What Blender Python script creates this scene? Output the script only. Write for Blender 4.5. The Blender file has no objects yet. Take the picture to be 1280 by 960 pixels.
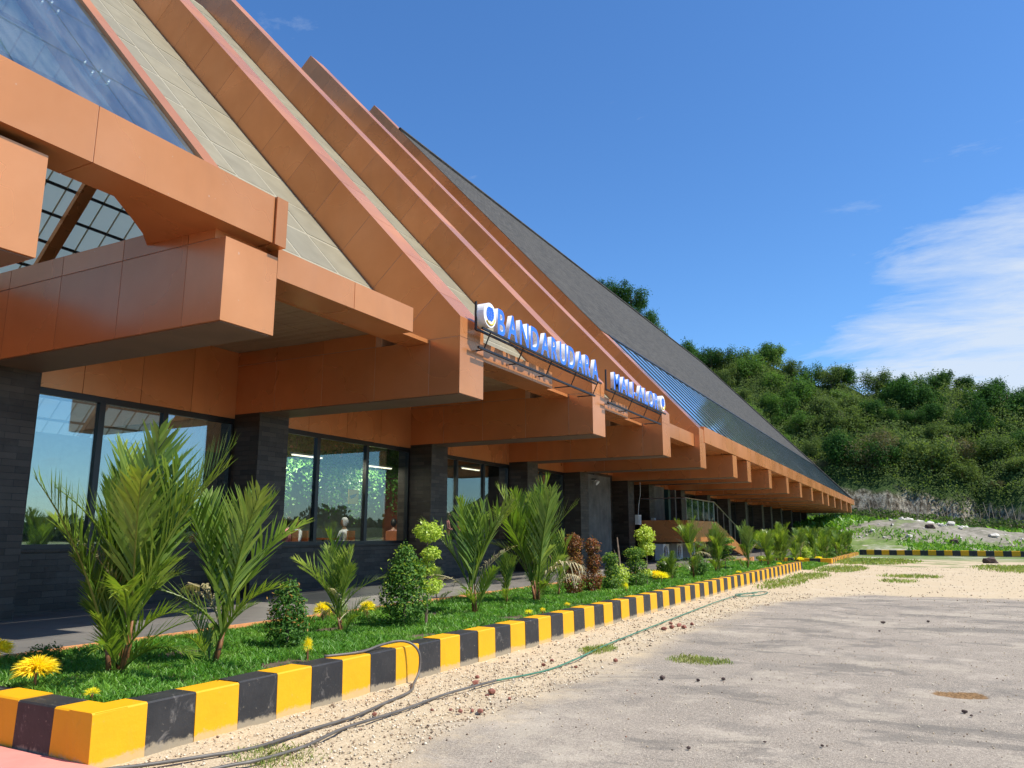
import bpy, bmesh, math, random
import numpy as np
from mathutils import Vector, Matrix, noise
R = math.radians
random.seed(7); rng = np.random.default_rng(7)
S = bpy.context.scene
COL = S.collection

# ---------------------------------------------------------------- camera, sky, sun, exposure
cam = bpy.data.cameras.new('camera'); camo = bpy.data.objects.new('camera', cam); COL.objects.link(camo)
cam.sensor_width = 36; cam.lens = 27; cam.clip_start = .05; cam.clip_end = 9000
camo.location = (0, 0, 1.6)
camo.rotation_euler = (R(90) + math.atan(188/960), 0, math.atan(515/978.2))
S.camera = camo
SUN_EL, SUN_AZ = R(54.5), R(82)
sd = bpy.data.lights.new('sun', 'SUN'); so = bpy.data.objects.new('sun', sd); COL.objects.link(so)
sd.energy = 5.0; sd.angle = R(.5); sd.color = (1, .93, .80)
dsun = Vector((math.sin(SUN_AZ)*math.cos(SUN_EL), math.cos(SUN_AZ)*math.cos(SUN_EL), math.sin(SUN_EL)))
so.rotation_euler = dsun.to_track_quat('Z', 'Y').to_euler()
S.view_settings.view_transform = 'Standard'; S.view_settings.look = 'None'
S.view_settings.exposure = 0.46; S.view_settings.gamma = 1
S.cycles.max_bounces = 8; S.cycles.transparent_max_bounces = 16; S.cycles.caustics_reflective = False
wd = bpy.data.worlds.new('World'); S.world = wd; wd.use_nodes = True
def world():
    nt = wd.node_tree; N = nt.nodes; L = nt.links
    bg = N['Background']; bg.inputs[1].default_value = .085
    sk = N.new('ShaderNodeTexSky'); sk.sky_type = 'NISHITA'; sk.sun_disc = False
    sk.sun_elevation = SUN_EL; sk.sun_rotation = SUN_AZ; sk.air_density = 1.0; sk.dust_density = .35; sk.ozone_density = 3.2
    tc = N.new('ShaderNodeTexCoord'); sep = N.new('ShaderNodeSeparateXYZ'); L.new(tc.outputs['Generated'], sep.inputs[0])
    def m(op, a, b=None, c=None, clamp=False):
        n = N.new('ShaderNodeMath'); n.operation = op; n.use_clamp = clamp
        for i, v in enumerate((a, b, c)):
            if v is None: continue
            if hasattr(v, 'links'): L.new(v, n.inputs[i])
            else: n.inputs[i].default_value = v
        return n.outputs[0]
    zz = m('MAXIMUM', sep.outputs[2], .0); den = m('ADD', zz, .09)
    cx = m('DIVIDE', sep.outputs[0], den); cy = m('DIVIDE', sep.outputs[1], den)
    cmb = N.new('ShaderNodeCombineXYZ'); L.new(cx, cmb.inputs[0]); L.new(cy, cmb.inputs[1])
    mp = N.new('ShaderNodeMapping'); mp.inputs['Rotation'].default_value = (0, 0, R(38)); mp.inputs['Scale'].default_value = (.7, 1.35, 1); mp.inputs['Location'].default_value = (3.1, 1.2, 0)
    L.new(cmb.outputs[0], mp.inputs[0])
    n1 = N.new('ShaderNodeTexNoise'); n1.inputs['Scale'].default_value = 1.9; n1.inputs['Detail'].default_value = 12; n1.inputs['Roughness'].default_value = .66; n1.inputs['Distortion'].default_value = .35
    L.new(mp.outputs[0], n1.inputs[0])
    n2 = N.new('ShaderNodeTexNoise'); n2.inputs['Scale'].default_value = .35; n2.inputs['Detail'].default_value = 2; L.new(cmb.outputs[0], n2.inputs[0])
    # the cloud bank stands low over the hill, north-north-east
    d = N.new('ShaderNodeVectorMath'); d.operation = 'DOT_PRODUCT'; L.new(tc.outputs['Generated'], d.inputs[0])
    bd = Vector((.12, .93, .12)).normalized(); d.inputs[1].default_value = bd
    blob = N.new('ShaderNodeMapRange'); blob.interpolation_type = 'SMOOTHSTEP'; L.new(d.outputs['Value'], blob.inputs[0])
    blob.inputs[1].default_value = .958; blob.inputs[2].default_value = .998; blob.inputs[3].default_value = 0; blob.inputs[4].default_value = .40
    t = m('ADD', n1.outputs[0], m('MULTIPLY', m('SUBTRACT', n2.outputs[0], .5), .5))
    t = m('ADD', t, blob.outputs[0])
    mr = N.new('ShaderNodeMapRange'); L.new(t, mr.inputs[0]); mr.inputs[1].default_value = .60; mr.inputs[2].default_value = .93; mr.inputs[3].default_value = 0; mr.inputs[4].default_value = .8
    mx = N.new('ShaderNodeMix'); mx.data_type = 'RGBA'; L.new(mr.outputs[0], mx.inputs[0])
    hs = N.new('ShaderNodeHueSaturation'); hs.inputs['Saturation'].default_value = 1.12; hs.inputs['Value'].default_value = 1.0; L.new(sk.outputs[0], hs.inputs['Color'])
    tint = N.new('ShaderNodeMix'); tint.data_type = 'RGBA'; tint.blend_type = 'MULTIPLY'; tint.inputs[0].default_value = 1; L.new(hs.outputs[0], tint.inputs[6]); tint.inputs[7].default_value = (1.04, 1.38, 1.68, 1)
    L.new(tint.outputs[2], mx.inputs[6]); mx.inputs[7].default_value = (6.6, 7.2, 7.9, 1)
    L.new(mx.outputs[2], bg.inputs[0])
world()

# ---------------------------------------------------------------- material helpers
class NT:
    def __init__(s, name):
        s.m = bpy.data.materials.new(name); s.m.use_nodes = True; s.t = s.m.node_tree
        s.p = s.t.nodes['Principled BSDF']; s.out = s.t.nodes['Material Output']
    def n(s, typ, **k):
        x = s.t.nodes.new('ShaderNode' + typ)
        for a, b in k.items():
            if hasattr(x, a): setattr(x, a, b)
        return x
    def l(s, a, b): s.t.links.new(a, b)
    def coord(s, kind='Object', scale=(1, 1, 1), rot=(0, 0, 0)):
        tc = s.n('TexCoord'); mp = s.n('Mapping'); s.l(tc.outputs[kind], mp.inputs[0])
        mp.inputs['Scale'].default_value = scale; mp.inputs['Rotation'].default_value = rot
        return mp.outputs[0]
    def noise(s, vec, scale, detail=4, rough=.55, dist=0):
        x = s.n('TexNoise'); x.inputs['Scale'].default_value = scale; x.inputs['Detail'].default_value = detail
        x.inputs['Roughness'].default_value = rough; x.inputs['Distortion'].default_value = dist
        if vec is not None: s.l(vec, x.inputs[0])
        return x.outputs[0]
    def ramp(s, fac, stops):
        x = s.n('ValToRGB'); e = x.color_ramp.elements
        while len(e) < len(stops): e.new(.5)
        for i, (p, c) in enumerate(stops):
            e[i].position = p; e[i].color = (*c, 1) if len(c) == 3 else c
        s.l(fac, x.inputs[0]); return x.outputs[0]
    def mix(s, fac, a, b, mode='MIX'):
        x = s.n('Mix', data_type='RGBA', blend_type=mode)
        for i, v in ((0, fac), (6, a), (7, b)):
            if hasattr(v, 'links'): s.l(v, x.inputs[i])
            elif i == 0: x.inputs[0].default_value = v
            else: x.inputs[i].default_value = (*v, 1)
        return x.outputs[2]
    def math(s, op, a, b=None, clamp=False):
        x = s.n('Math', operation=op, use_clamp=clamp)
        for i, v in enumerate((a, b)):
            if v is None: continue
            if hasattr(v, 'links'): s.l(v, x.inputs[i])
            else: x.inputs[i].default_value = v
        return x.outputs[0]
    def rng(s, v, a, b, c=0, d=1, smooth=True):
        x = s.n('MapRange'); x.interpolation_type = 'SMOOTHSTEP' if smooth else 'LINEAR'
        s.l(v, x.inputs[0])
        for i, q in enumerate((a, b, c, d)): x.inputs[i+1].default_value = q
        return x.outputs[0]
    def bump(s, h, strength=.3, dist=.01):
        x = s.n('Bump'); x.inputs['Strength'].default_value = strength; x.inputs['Distance'].default_value = dist
        s.l(h, x.inputs['Height']); s.l(x.outputs[0], s.p.inputs['Normal']); return x
    def base(s, c):
        if hasattr(c, 'links'): s.l(c, s.p.inputs['Base Color'])
        else: s.p.inputs['Base Color'].default_value = (*c, 1)
    def set(s, rough=.5, metal=0, spec=.5):
        s.p.inputs['Roughness'].default_value = rough; s.p.inputs['Metallic'].default_value = metal
        s.p.inputs['Specular IOR Level'].default_value = spec
M = {}
def simple(name, c, rough=.5, metal=0, var=.15, scale=6, bump=0, spec=.5):
    k = NT(name); v = k.coord(); nn = k.noise(v, scale, 5)
    c2 = tuple(x*(1-var) for x in c); c3 = tuple(min(1, x*(1+var)) for x in c)
    k.base(k.ramp(nn, [(.3, c2), (.7, c3)])); k.set(rough, metal, spec)
    if bump: k.bump(k.noise(v, scale*8, 4), bump, .01)
    M[name] = k.m; return k
def copper():
    k = NT('copper_panel'); v = k.coord()
    oi = k.n('ObjectInfo'); rr = k.rng(oi.outputs['Random'], 0, 1, .88, 1.08, False)
    big = k.noise(v, .9, 4, .6); streak = k.noise(k.coord(scale=(3.2, 3.2, .35)), 1.0, 4, .5)
    c = k.ramp(big, [(.3, (.63, .245, .084)), (.7, (.72, .295, .112))])
    c = k.mix(k.rng(streak, .50, .80, 0, .16), c, (.42, .19, .09)); c = k.mix(k.rng(k.noise(v, .7, 3, .5), .45, .75, 0, .14), c, (.80, .42, .22))
    sp = k.noise(v, 23, 2, .4); c = k.mix(k.rng(sp, .77, .80, 0, .6), c, (.7, .5, .35))
    x = k.n('Mix', data_type='RGBA', blend_type='MULTIPLY'); x.inputs[0].default_value = 1
    k.l(c, x.inputs[6]); cb = k.n('CombineColor'); [k.l(rr, cb.inputs[i]) for i in range(3)]; k.l(cb.outputs[0], x.inputs[7])
    k.base(x.outputs[2]); k.set(.30, .45, .4)
    k.l(k.rng(k.noise(v, .6, 3, .5), .3, .8, .24, .36), k.p.inputs['Roughness'])
    k.bump(k.noise(v, .55, 1), .10, .05); M['copper'] = k.m
copper()
simple('grey_soffit_shade', (.16, .105, .07), .55, var=.12, scale=2)  # greyish brown, darkened to carry the shade under the beams
simple('sealant', (.50, .30, .20), .7)
simple('dark_gap', (.05, .03, .02), .8)
def stone():
    k = NT('dark_stone_tile')
    tc = k.n('TexCoord'); sp = k.n('SeparateXYZ'); k.l(tc.outputs['Object'], sp.inputs[0])
    geo = k.n('NewGeometry'); sn = k.n('SeparateXYZ'); k.l(geo.outputs['Normal'], sn.inputs[0])
    ax = k.math('ABSOLUTE', sn.outputs[0]); isx = k.math('GREATER_THAN', ax, .5)
    u = k.n('Mix', data_type='FLOAT'); k.l(isx, u.inputs[0]); k.l(sp.outputs[0], u.inputs[2]); k.l(sp.outputs[1], u.inputs[3])
    cb = k.n('CombineXYZ'); k.l(u.outputs[0], cb.inputs[0]); k.l(sp.outputs[2], cb.inputs[1])
    b = k.n('TexBrick'); k.l(cb.outputs[0], b.inputs[0]); b.inputs['Scale'].default_value = 1
    b.inputs['Brick Width'].default_value = .42; b.inputs['Row Height'].default_value = .1; b.inputs['Mortar Size'].default_value = .004; b.inputs['Mortar Smooth'].default_value = .1; b.inputs['Bias'].default_value = -.2
    b.inputs['Color1'].default_value = (.032, .022, .015, 1); b.inputs['Color2'].default_value = (.085, .065, .048, 1); b.inputs['Mortar'].default_value = (.008, .008, .009, 1)
    v = k.coord(); dirt = k.noise(v, 1.6, 6, .65)
    c = k.mix(k.rng(dirt, .45, .75, 0, .45), b.outputs[0], (.085, .074, .062))
    drip = k.noise(k.coord(scale=(6, 6, .5)), 2, 5, .7); c = k.mix(k.rng(drip, .62, .8, 0, .4), c, (.12, .115, .11))
    k.base(c); k.set(.5, 0, .4)
    k.bump(k.math('ADD', b.outputs['Fac'], k.math('MULTIPLY', k.noise(v, 18, 5), -.8)), .5, -.012); M['stone'] = k.m
stone()
def concrete():
    k = NT('grey_concrete'); v = k.coord(); a = k.noise(v, 1.2, 7, .65); b = k.noise(k.coord(scale=(3, 3, .4)), 1.5, 4)
    c = k.ramp(a, [(.3, (.055, .050, .043)), (.7, (.17, .155, .132))]); c = k.mix(k.rng(b, .5, .7, 0, .5), c, (.045, .045, .043))
    k.base(c); k.set(.75); k.bump(k.noise(v, 14, 5), .3, .01); M['concrete'] = k.m
concrete()
def roofcream():
    k = NT('cream_roof_sheet'); v = k.coord(); oi = k.n('ObjectInfo')
    a = k.noise(v, 2.2, 5, .6); w = k.n('TexWave', wave_type='BANDS', bands_direction='Y'); k.l(v, w.inputs[0]); w.inputs['Scale'].default_value = 5; w.inputs['Distortion'].default_value = .3
    c = k.ramp(a, [(.25, (.34, .30, .20)), (.75, (.50, .45, .32))])
    c = k.mix(k.math('MULTIPLY', oi.outputs['Random'], .35), c, (.25, .25, .22))
    c = k.mix(k.math('MULTIPLY', w.outputs['Fac'], .16), c, (.5, .47, .38))
    c = k.mix(.14, c, (.12, .12, .09))
    k.base(c); k.set(.45); k.bump(w.outputs['Fac'], .3, .015)
    d = k.n('BsdfTranslucent'); k.l(c, d.inputs[0]); mx = k.n('MixShader'); mx.inputs[0].default_value = .35; k.l(k.p.outputs[0], mx.inputs[1]); k.l(d.outputs[0], mx.inputs[2]); k.l(mx.outputs[0], k.out.inputs[0])
    M['cream'] = k.m
roofcream()
def translucent(name, c, t=.5):
    k = NT(name); d = k.n('BsdfTranslucent'); d.inputs[0].default_value = (*c, 1); k.base(tuple(x*.9 for x in c)); k.set(.35)
    v = k.coord(); mx = k.n('MixShader'); mx.inputs[0].default_value = t
    k.l(k.p.outputs[0], mx.inputs[1]); k.l(d.outputs[0], mx.inputs[2]); k.l(mx.outputs[0], k.out.inputs[0]); M[name] = k.m
translucent('polycarbonate', (.80, .85, .78), .7); translucent('cream_batten', (.68, .63, .49), .45)
def shingles():
    k = NT('grey_shingles'); v = k.coord()
    b = k.n('TexBrick'); tc = k.n('TexCoord'); sp = k.n('SeparateXYZ'); k.l(tc.outputs['Object'], sp.inputs[0])
    cb = k.n('CombineXYZ'); k.l(sp.outputs[1], cb.inputs[0]); k.l(k.math('MULTIPLY', sp.outputs[2], 1.35), cb.inputs[1]); k.l(cb.outputs[0], b.inputs[0])
    b.inputs['Scale'].default_value = 1; b.inputs['Brick Width'].default_value = .36; b.inputs['Row Height'].default_value = .16; b.inputs['Mortar Size'].default_value = .012
    b.inputs['Color1'].default_value = (.040, .039, .036, 1); b.inputs['Color2'].default_value = (.085, .081, .073, 1); b.inputs['Mortar'].default_value = (.025, .025, .025, 1)
    n = k.noise(v, .5, 5, .6); c = k.mix(k.rng(n, .35, .7, 0, .45), b.outputs[0], (.075, .07, .062))
    st = k.noise(k.coord(scale=(1.2, .9, 1.2)), 4, 4, .7); c = k.mix(k.rng(st, .55, .75, 0, .5), c, (.04, .04, .038))
    k.base(c); k.set(.85, 0, .2); k.bump(b.outputs['Fac'], .6, -.02); M['shingles'] = k.m
shingles()
def glass(name, tint, ior=1.5, rough=.01, extra=0., trans=(1, 1, 1), dust=0):
    k = NT(name); g = k.n('BsdfGlossy'); g.inputs['Color'].default_value = (*tint, 1); g.inputs['Roughness'].default_value = rough
    t = k.n('BsdfTransparent'); t.inputs[0].default_value = (*trans, 1)
    ge = k.n('NewGeometry'); dt = k.n('VectorMath', operation='DOT_PRODUCT'); k.l(ge.outputs['Normal'], dt.inputs[0]); k.l(ge.outputs['Incoming'], dt.inputs[1])
    f0 = ((ior-1)/(ior+1))**2; p5 = k.math('POWER', k.math('SUBTRACT', 1, k.math('ABSOLUTE', dt.outputs['Value']), clamp=True), 5)
    v = k.coord(); b = k.n('Bump'); b.inputs['Strength'].default_value = .04; b.inputs['Distance'].default_value = .02; k.l(k.noise(v, 1.1, 2), b.inputs['Height']); k.l(b.outputs[0], g.inputs['Normal'])
    fac = k.math('ADD', k.math('MULTIPLY', p5, 1-f0), f0+extra, clamp=True); mx = k.n('MixShader'); k.l(fac, mx.inputs[0]); k.l(t.outputs[0], mx.inputs[1]); k.l(g.outputs[0], mx.inputs[2])
    if dust:
        dd = k.n('BsdfDiffuse'); dd.inputs[0].default_value = (.62, .64, .62, 1); m2 = k.n('MixShader'); k.l(k.rng(k.noise(k.coord(scale=(.5, 2.2, .5)), 1.3, 6, .65), .35, .75, dust*.4, dust*1.8), m2.inputs[0]); k.l(mx.outputs[0], m2.inputs[1]); k.l(dd.outputs[0], m2.inputs[2]); mx = m2
    k.l(mx.outputs[0], k.out.inputs[0]); M[name] = k.m
glass('window_glass', (.80, .88, .84), 1.55, extra=.24, trans=(.80, .84, .82))
glass('clear_glass', (.80, .88, .85), 1.5, extra=.06, trans=(.92, .95, .93))
glass('roof_glass', (.68, .86, .84), 1.55, extra=.22, trans=(.76, .84, .86), dust=.06)
glass('eave_glass', (.86, .96, .98), 1.5, rough=.06, extra=.7, trans=(.12, .22, .2), dust=.07)
simple('black_frame', (.012, .012, .013), .35)
simple('black_steel', (.02, .02, .022), .45, .3)
simple('green_mullion', (.03, .06, .052), .35, .3)
simple('steel', (.5, .5, .5), .3, .9)
def woodplank():
    k = NT('brown_plank'); v = k.coord(scale=(.4, 6, 6)); n = k.noise(v, 1.5, 5, .6)
    k.base(k.ramp(n, [(.3, (.26, .18, .115)), (.7, (.40, .30, .20))])); k.set(.6); M['plank'] = k.m
woodplank()
simple('wood_orange', (.30, .09, .03), .45, var=.3, scale=3)
def kerbpaint(name, c, c2, wear):
    k = NT(name); v = k.coord('Object'); tc = k.n('TexCoord'); sp = k.n('SeparateXYZ'); k.l(tc.outputs['Object'], sp.inputs[0])
    n = k.noise(v, 3, 6, .65); f = k.noise(v, 28, 4, .6); o = k.n('ObjectInfo')
    col = k.mix(k.rng(n, .4, .7, 0, .5), c, c2)
    col = k.mix(k.rng(f, .64, .74, 0, wear), col, (.42, .36, .26))
    low = k.math('ADD', k.math('MULTIPLY', sp.outputs[2], -1), k.math('MULTIPLY', n, .10))
    low = k.math('ADD', low, k.math('MULTIPLY', f, .09)); col = k.mix(k.rng(low, .02, .06, 0, .6), col, (.46, .38, .26))
    sc = k.noise(k.coord(scale=(1, 1.6, .8)), 5, 6, .75, 1); col = k.mix(k.rng(sc, .57, .72, 0, wear*1.2), col, (.24, .22, .2) if c[0] < .1 else (.50, .30, .03))
    k.base(col); k.set(.55, 0, .4); k.bump(k.math('ADD', k.noise(v, 9, 5, .6), k.math('MULTIPLY', f, .3)), .35, .012); M[name] = k.m
kerbpaint('kerb_yellow', (.74, .36, .004), (.68, .31, .004), .18)
kerbpaint('kerb_black', (.022, .022, .024), (.045, .043, .043), .45)
simple('red_paving', (.66, .26, .22), .7, var=.12, scale=3, bump=.3)
def porchm():
    k = NT('grey_porch_tile'); tc = k.n('TexCoord'); b = k.n('TexBrick'); k.l(tc.outputs['Object'], b.inputs[0]); b.offset = 0
    b.inputs['Scale'].default_value = 1; b.inputs['Brick Width'].default_value = .6; b.inputs['Row Height'].default_value = .6; b.inputs['Mortar Size'].default_value = .006
    b.inputs['Color1'].default_value = (.13, .122, .112, 1); b.inputs['Color2'].default_value = (.17, .16, .145, 1); b.inputs['Mortar'].default_value = (.07, .07, .07, 1)
    n = k.noise(k.coord(), 1.5, 6, .65); c = k.mix(k.rng(n, .4, .7, 0, .5), b.outputs[0], (.24, .22, .2)); k.base(c); k.set(.5); M['porch'] = k.m
porchm()
simple('terracotta', (.55, .24, .09), .8, var=.3, scale=5, bump=.4)
simple('white_paint', (.78, .78, .76), .5, var=.05)
simple('letter_white', (.82, .83, .85), .3, var=.03)
simple('letter_blue', (.04, .17, .78), .3, var=.1)
simple('yellow_paint', (.8, .55, .02), .5)
simple('interior_wall', (.30, .29, .28), .8); simple('interior_floor', (.12, .1, .09), .35)
simple('grey_plastic', (.55, .56, .55), .5); simple('dark_plastic', (.05, .05, .05), .5)
simple('hose_dark', (.10, .09, .08), .5, var=.3); simple('hose_green', (.05, .17, .11), .45, var=.3)
simple('brick_red', (.26, .10, .07), .9, var=.5, scale=14, bump=.5)
simple('dark_rock', (.09, .06, .05), .9, var=.5, scale=14, bump=.5)
simple('pale_rock', (.55, .52, .46), .9, var=.3, scale=3, bump=.6)
simple('green_pipe', (.01, .05, .04), .4)
def leafmat(name, cols, rough=.42, trans=.35, nscale=1.2, rand=.25, spec=.4):
    k = NT(name); v = k.coord(); n = k.noise(v, nscale, 4, .6); oi = k.n('ObjectInfo'); geo = k.n('NewGeometry')
    c = k.ramp(n, [(.28, cols[0]), (.5, cols[1]), (.72, cols[2])])
    isl = k.rng(geo.outputs['Random Per Island'], 0, 1, 0, .75, False)
    c = k.mix(isl, c, k.ramp(geo.outputs['Random Per Island'], [(0, cols[0]), (1, cols[2])]))
    hs = k.n('HueSaturation'); k.l(c, hs.inputs['Color']); k.l(k.rng(oi.outputs['Random'], 0, 1, 1-rand, 1+rand, False), hs.inputs['Value'])
    k.l(k.rng(oi.outputs['Random'], 0, 1, .515, .49, False), hs.inputs['Hue'])
    k.base(hs.outputs[0]); k.set(rough, 0, spec)
    if trans:
        d = k.n('BsdfTranslucent'); mm = k.mix(1, hs.outputs[0], (1.5, 1.6, .7), 'MULTIPLY'); k.l(mm, d.inputs[0])
        mx = k.n('MixShader'); mx.inputs[0].default_value = trans; k.l(k.p.outputs[0], mx.inputs[1]); k.l(d.outputs[0], mx.inputs[2]); k.l(mx.outputs[0], k.out.inputs[0])
    M[name] = k.m
leafmat('palm_leaf', [(.07, .13, .018), (.14, .23, .03), (.30, .38, .06)], .32, .4, 2.5, .15, .5)
leafmat('palm_dry', [(.34, .27, .15), (.48, .40, .25), (.25, .27, .09)], .5, .2, 3)
simple('palm_stem', (.20, .085, .03), .55, var=.6, scale=9)
simple('bark', (.17, .12, .085), .85, var=.4, scale=8, bump=.6)
leafmat('bush_green', [(.03, .085, .016), (.06, .15, .025), (.14, .25, .04)], .55, .3, 9, .1, .2)
leafmat('bush_red', [(.15, .035, .015), (.30, .07, .03), (.13, .11, .03)], .4, .25, 6, .1)
leafmat('bush_lime', [(.22, .33, .03), (.42, .52, .06), (.55, .62, .12)], .4, .35, 6, .1)
leafmat('new_leaf', [(.30, .12, .03), (.42, .20, .06), (.30, .28, .06)], .4, .3, 6, .1)
leafmat('yellow_bloom', [(.75, .58, .01), (.85, .72, .02), (.9, .82, .08)], .5, .35, 6, .05)
leafmat('grass_blade', [(.06, .18, .02), (.11, .28, .032), (.24, .42, .06)], .45, .35, 1.3, 0)
leafmat('grass_dry', [(.12, .22, .03), (.20, .30, .05), (.34, .33, .11)], .6, .3, 1.3, 0)
leafmat('tree_dark', [(.022, .058, .016), (.038, .095, .024), (.07, .15, .034)], .75, .35, .5, .22, .1)
leafmat('tree_green', [(.05, .11, .024), (.085, .165, .036), (.14, .235, .055)], .75, .4, .5, .22, .1)
leafmat('tree_olive', [(.065, .105, .030), (.10, .15, .045), (.15, .20, .068)], .75, .4, .5, .2, .1)
leafmat('tree_dry', [(.09, .085, .045), (.13, .13, .06), (.20, .17, .10)], .8, .3, .5, .2, .1)
leafmat('ivy', [(.03, .10, .015), (.07, .19, .03), (.22, .38, .08)], .4, .3, 7, .1)
simple('cloth_pink', (.62, .22, .24), .8); simple('cloth_white', (.7, .7, .72), .8); simple('cloth_teal', (.2, .55, .5), .8)
simple('cloth_pattern', (.25, .12, .10), .8, var=.9, scale=22); simple('cloth_orange', (.5, .13, .07), .8, var=.3); simple('cloth_dark', (.03, .03, .04), .8)
simple('skin', (.30, .16, .10), .5, var=.05); simple('hair', (.01, .01, .01), .5); simple('poster_yellow', (.85, .50, .03), .5, var=.03)

# ---------------------------------------------------------------- mesh helpers
class MB:
    def __init__(s): s.v = []; s.f = []; s.mi = []
    def add(s, vs, fs, mi=0):
        o = len(s.v); s.v += [tuple(p) for p in vs]; s.f += [tuple(i+o for i in f) for f in fs]; s.mi += [mi]*len(fs)
    def box(s, x0, x1, y0, y1, z0, z1, mi=0):
        s.add([(x0,y0,z0),(x1,y0,z0),(x1,y1,z0),(x0,y1,z0),(x0,y0,z1),(x1,y0,z1),(x1,y1,z1),(x0,y1,z1)],
              [(0,3,2,1),(4,5,6,7),(0,1,5,4),(1,2,6,5),(2,3,7,6),(3,0,4,7)], mi)
    def prism_y(s, poly, y0, y1, mi=0):      # polygon in XZ extruded along Y
        n = len(poly); a = sum(poly[i][0]*poly[(i+1)%n][1]-poly[(i+1)%n][0]*poly[i][1] for i in range(n))
        if a < 0: poly = poly[::-1]
        vs = [(x,y0,z) for x,z in poly]+[(x,y1,z) for x,z in poly]
        s.add(vs, [tuple(range(n)), tuple(range(2*n-1,n-1,-1))]+[(i,n+i,n+(i+1)%n,(i+1)%n) for i in range(n)], mi)
    def prism_z(s, poly, z0, z1, mi=0):
        n = len(poly); vs = [(x,y,z0) for x,y in poly]+[(x,y,z1) for x,y in poly]
        s.add(vs, [tuple(range(n-1,-1,-1)), tuple(range(n,2*n))]+[(i,(i+1)%n,n+(i+1)%n,n+i) for i in range(n)], mi)
    def tube(s, pts, r, seg=6, mi=0, cap=True):
        pts = [Vector(p) for p in pts]; rr = r if isinstance(r, (list, tuple)) else [r]*len(pts); vs = []; n = len(pts)
        up = None
        for i, p in enumerate(pts):
            t = (pts[min(i+1,n-1)]-pts[max(i-1,0)]).normalized()
            if up is None: up = Vector((0,0,1)) if abs(t.z) < .9 else Vector((1,0,0))
            a = t.cross(up).normalized(); b = a.cross(t).normalized(); up = b
            for k in range(seg):
                an = 2*math.pi*k/seg; vs.append(p+(a*math.cos(an)+b*math.sin(an))*rr[i])
        fs = [(i*seg+k, i*seg+(k+1)%seg, (i+1)*seg+(k+1)%seg, (i+1)*seg+k) for i in range(n-1) for k in range(seg)]
        if cap: fs += [tuple(range(seg-1,-1,-1)), tuple(range((n-1)*seg, n*seg))]
        s.add(vs, fs, mi)
    def mesh(s, name, *mats, smooth=False):
        me = bpy.data.meshes.new(name); me.from_pydata(s.v, [], s.f)
        for m in mats: me.materials.append(M[m] if isinstance(m, str) else m)
        if len(mats) > 1: me.polygons.foreach_set('material_index', s.mi)
        if smooth: me.shade_smooth()
        me.update(); return me
    def build(s, name, *mats, parent=None, smooth=False): return link(name, s.mesh(name, *mats, smooth=smooth), parent)
def link(name, me, parent=None, loc=None, rz=None, sc=None):
    o = bpy.data.objects.new(name, me); COL.objects.link(o)
    if parent: o.parent = parent
    if loc is not None: o.location = loc
    if rz is not None: o.rotation_euler = (0, 0, rz)
    if sc is not None: o.scale = (sc,)*3 if not isinstance(sc, tuple) else sc
    return o
def tag(o, label=None, cat=None, group=None, kind=None):
    if label: o['label'] = label
    if cat: o['category'] = cat
    if group: o['group'] = group
    if kind: o['kind'] = kind
    return o
def thing(name, label, cat, loc=(0,0,0), group=None, rz=0):
    o = link(name, None, None, loc, rz); return tag(o, label, cat, group)
def box(name, mat, b, parent=None):
    m = MB(); m.box(*b); return m.build(name, mat, parent=parent)
def rawmesh(name, V, F, mat, smooth=False):          # numpy arrays, quads or tris
    me = bpy.data.meshes.new(name); V = np.asarray(V, np.float32); F = np.asarray(F, np.int32); k = F.shape[1]
    me.vertices.add(len(V)); me.vertices.foreach_set('co', V.ravel())
    me.loops.add(F.size); me.loops.foreach_set('vertex_index', F.ravel())
    me.polygons.add(len(F)); me.polygons.foreach_set('loop_start', np.arange(0, F.size, k, dtype=np.int32)); me.polygons.foreach_set('loop_total', np.full(len(F), k, np.int32))
    me.materials.append(M[mat]); me.update(calc_edges=True); me.validate()
    if smooth: me.shade_smooth()
    return me
def leaves(C, Nn, size, aspect=2.2, jitter=.7, seed=None, bend=True):
    """kite-shaped leaves (quads) at centres C, facing roughly Nn"""
    n = len(C); r = rng
    d = Nn + r.normal(0, jitter, (n, 3)); d /= np.linalg.norm(d, axis=1)[:, None]+1e-9
    a = r.normal(0, 1, (n, 3)); a -= (a*d).sum(1)[:, None]*d; a /= np.linalg.norm(a, axis=1)[:, None]+1e-9
    b = np.cross(d, a); s = (size*r.uniform(.65, 1.3, n))[:, None]
    w = s/aspect
    V = np.stack([C-a*s*.5, C+b*w*.5+a*s*.06, C+a*s*.5-d*s*.12, C-b*w*.5+a*s*.06], 1).reshape(-1, 3)
    F = np.arange(4*n).reshape(n, 4); return V, F
def shell_points(lobes, n, inner=.55, rough=.18):
    """points near the surface of a union of ellipsoid lobes: (cx,cy,cz,rx,ry,rz)"""
    L = np.array(lobes, float); wgt = (L[:,3]*L[:,4]+L[:,3]*L[:,5]+L[:,4]*L[:,5]); wgt /= wgt.sum()
    idx = rng.choice(len(L), n, p=wgt); u = rng.normal(0, 1, (n, 3)); u /= np.linalg.norm(u, axis=1)[:, None]
    rad = inner+(1-inner)*rng.uniform(0, 1, n)**.45
    ph = np.sin(u[:,0]*7+idx)*np.sin(u[:,1]*6+idx*2)*np.sin(u[:,2]*8+1.3*idx); rad = rad*(1+rough*ph*1.6)
    P = L[idx, :3]+u*L[idx, 3:]*rad[:, None]; return P, u

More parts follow.
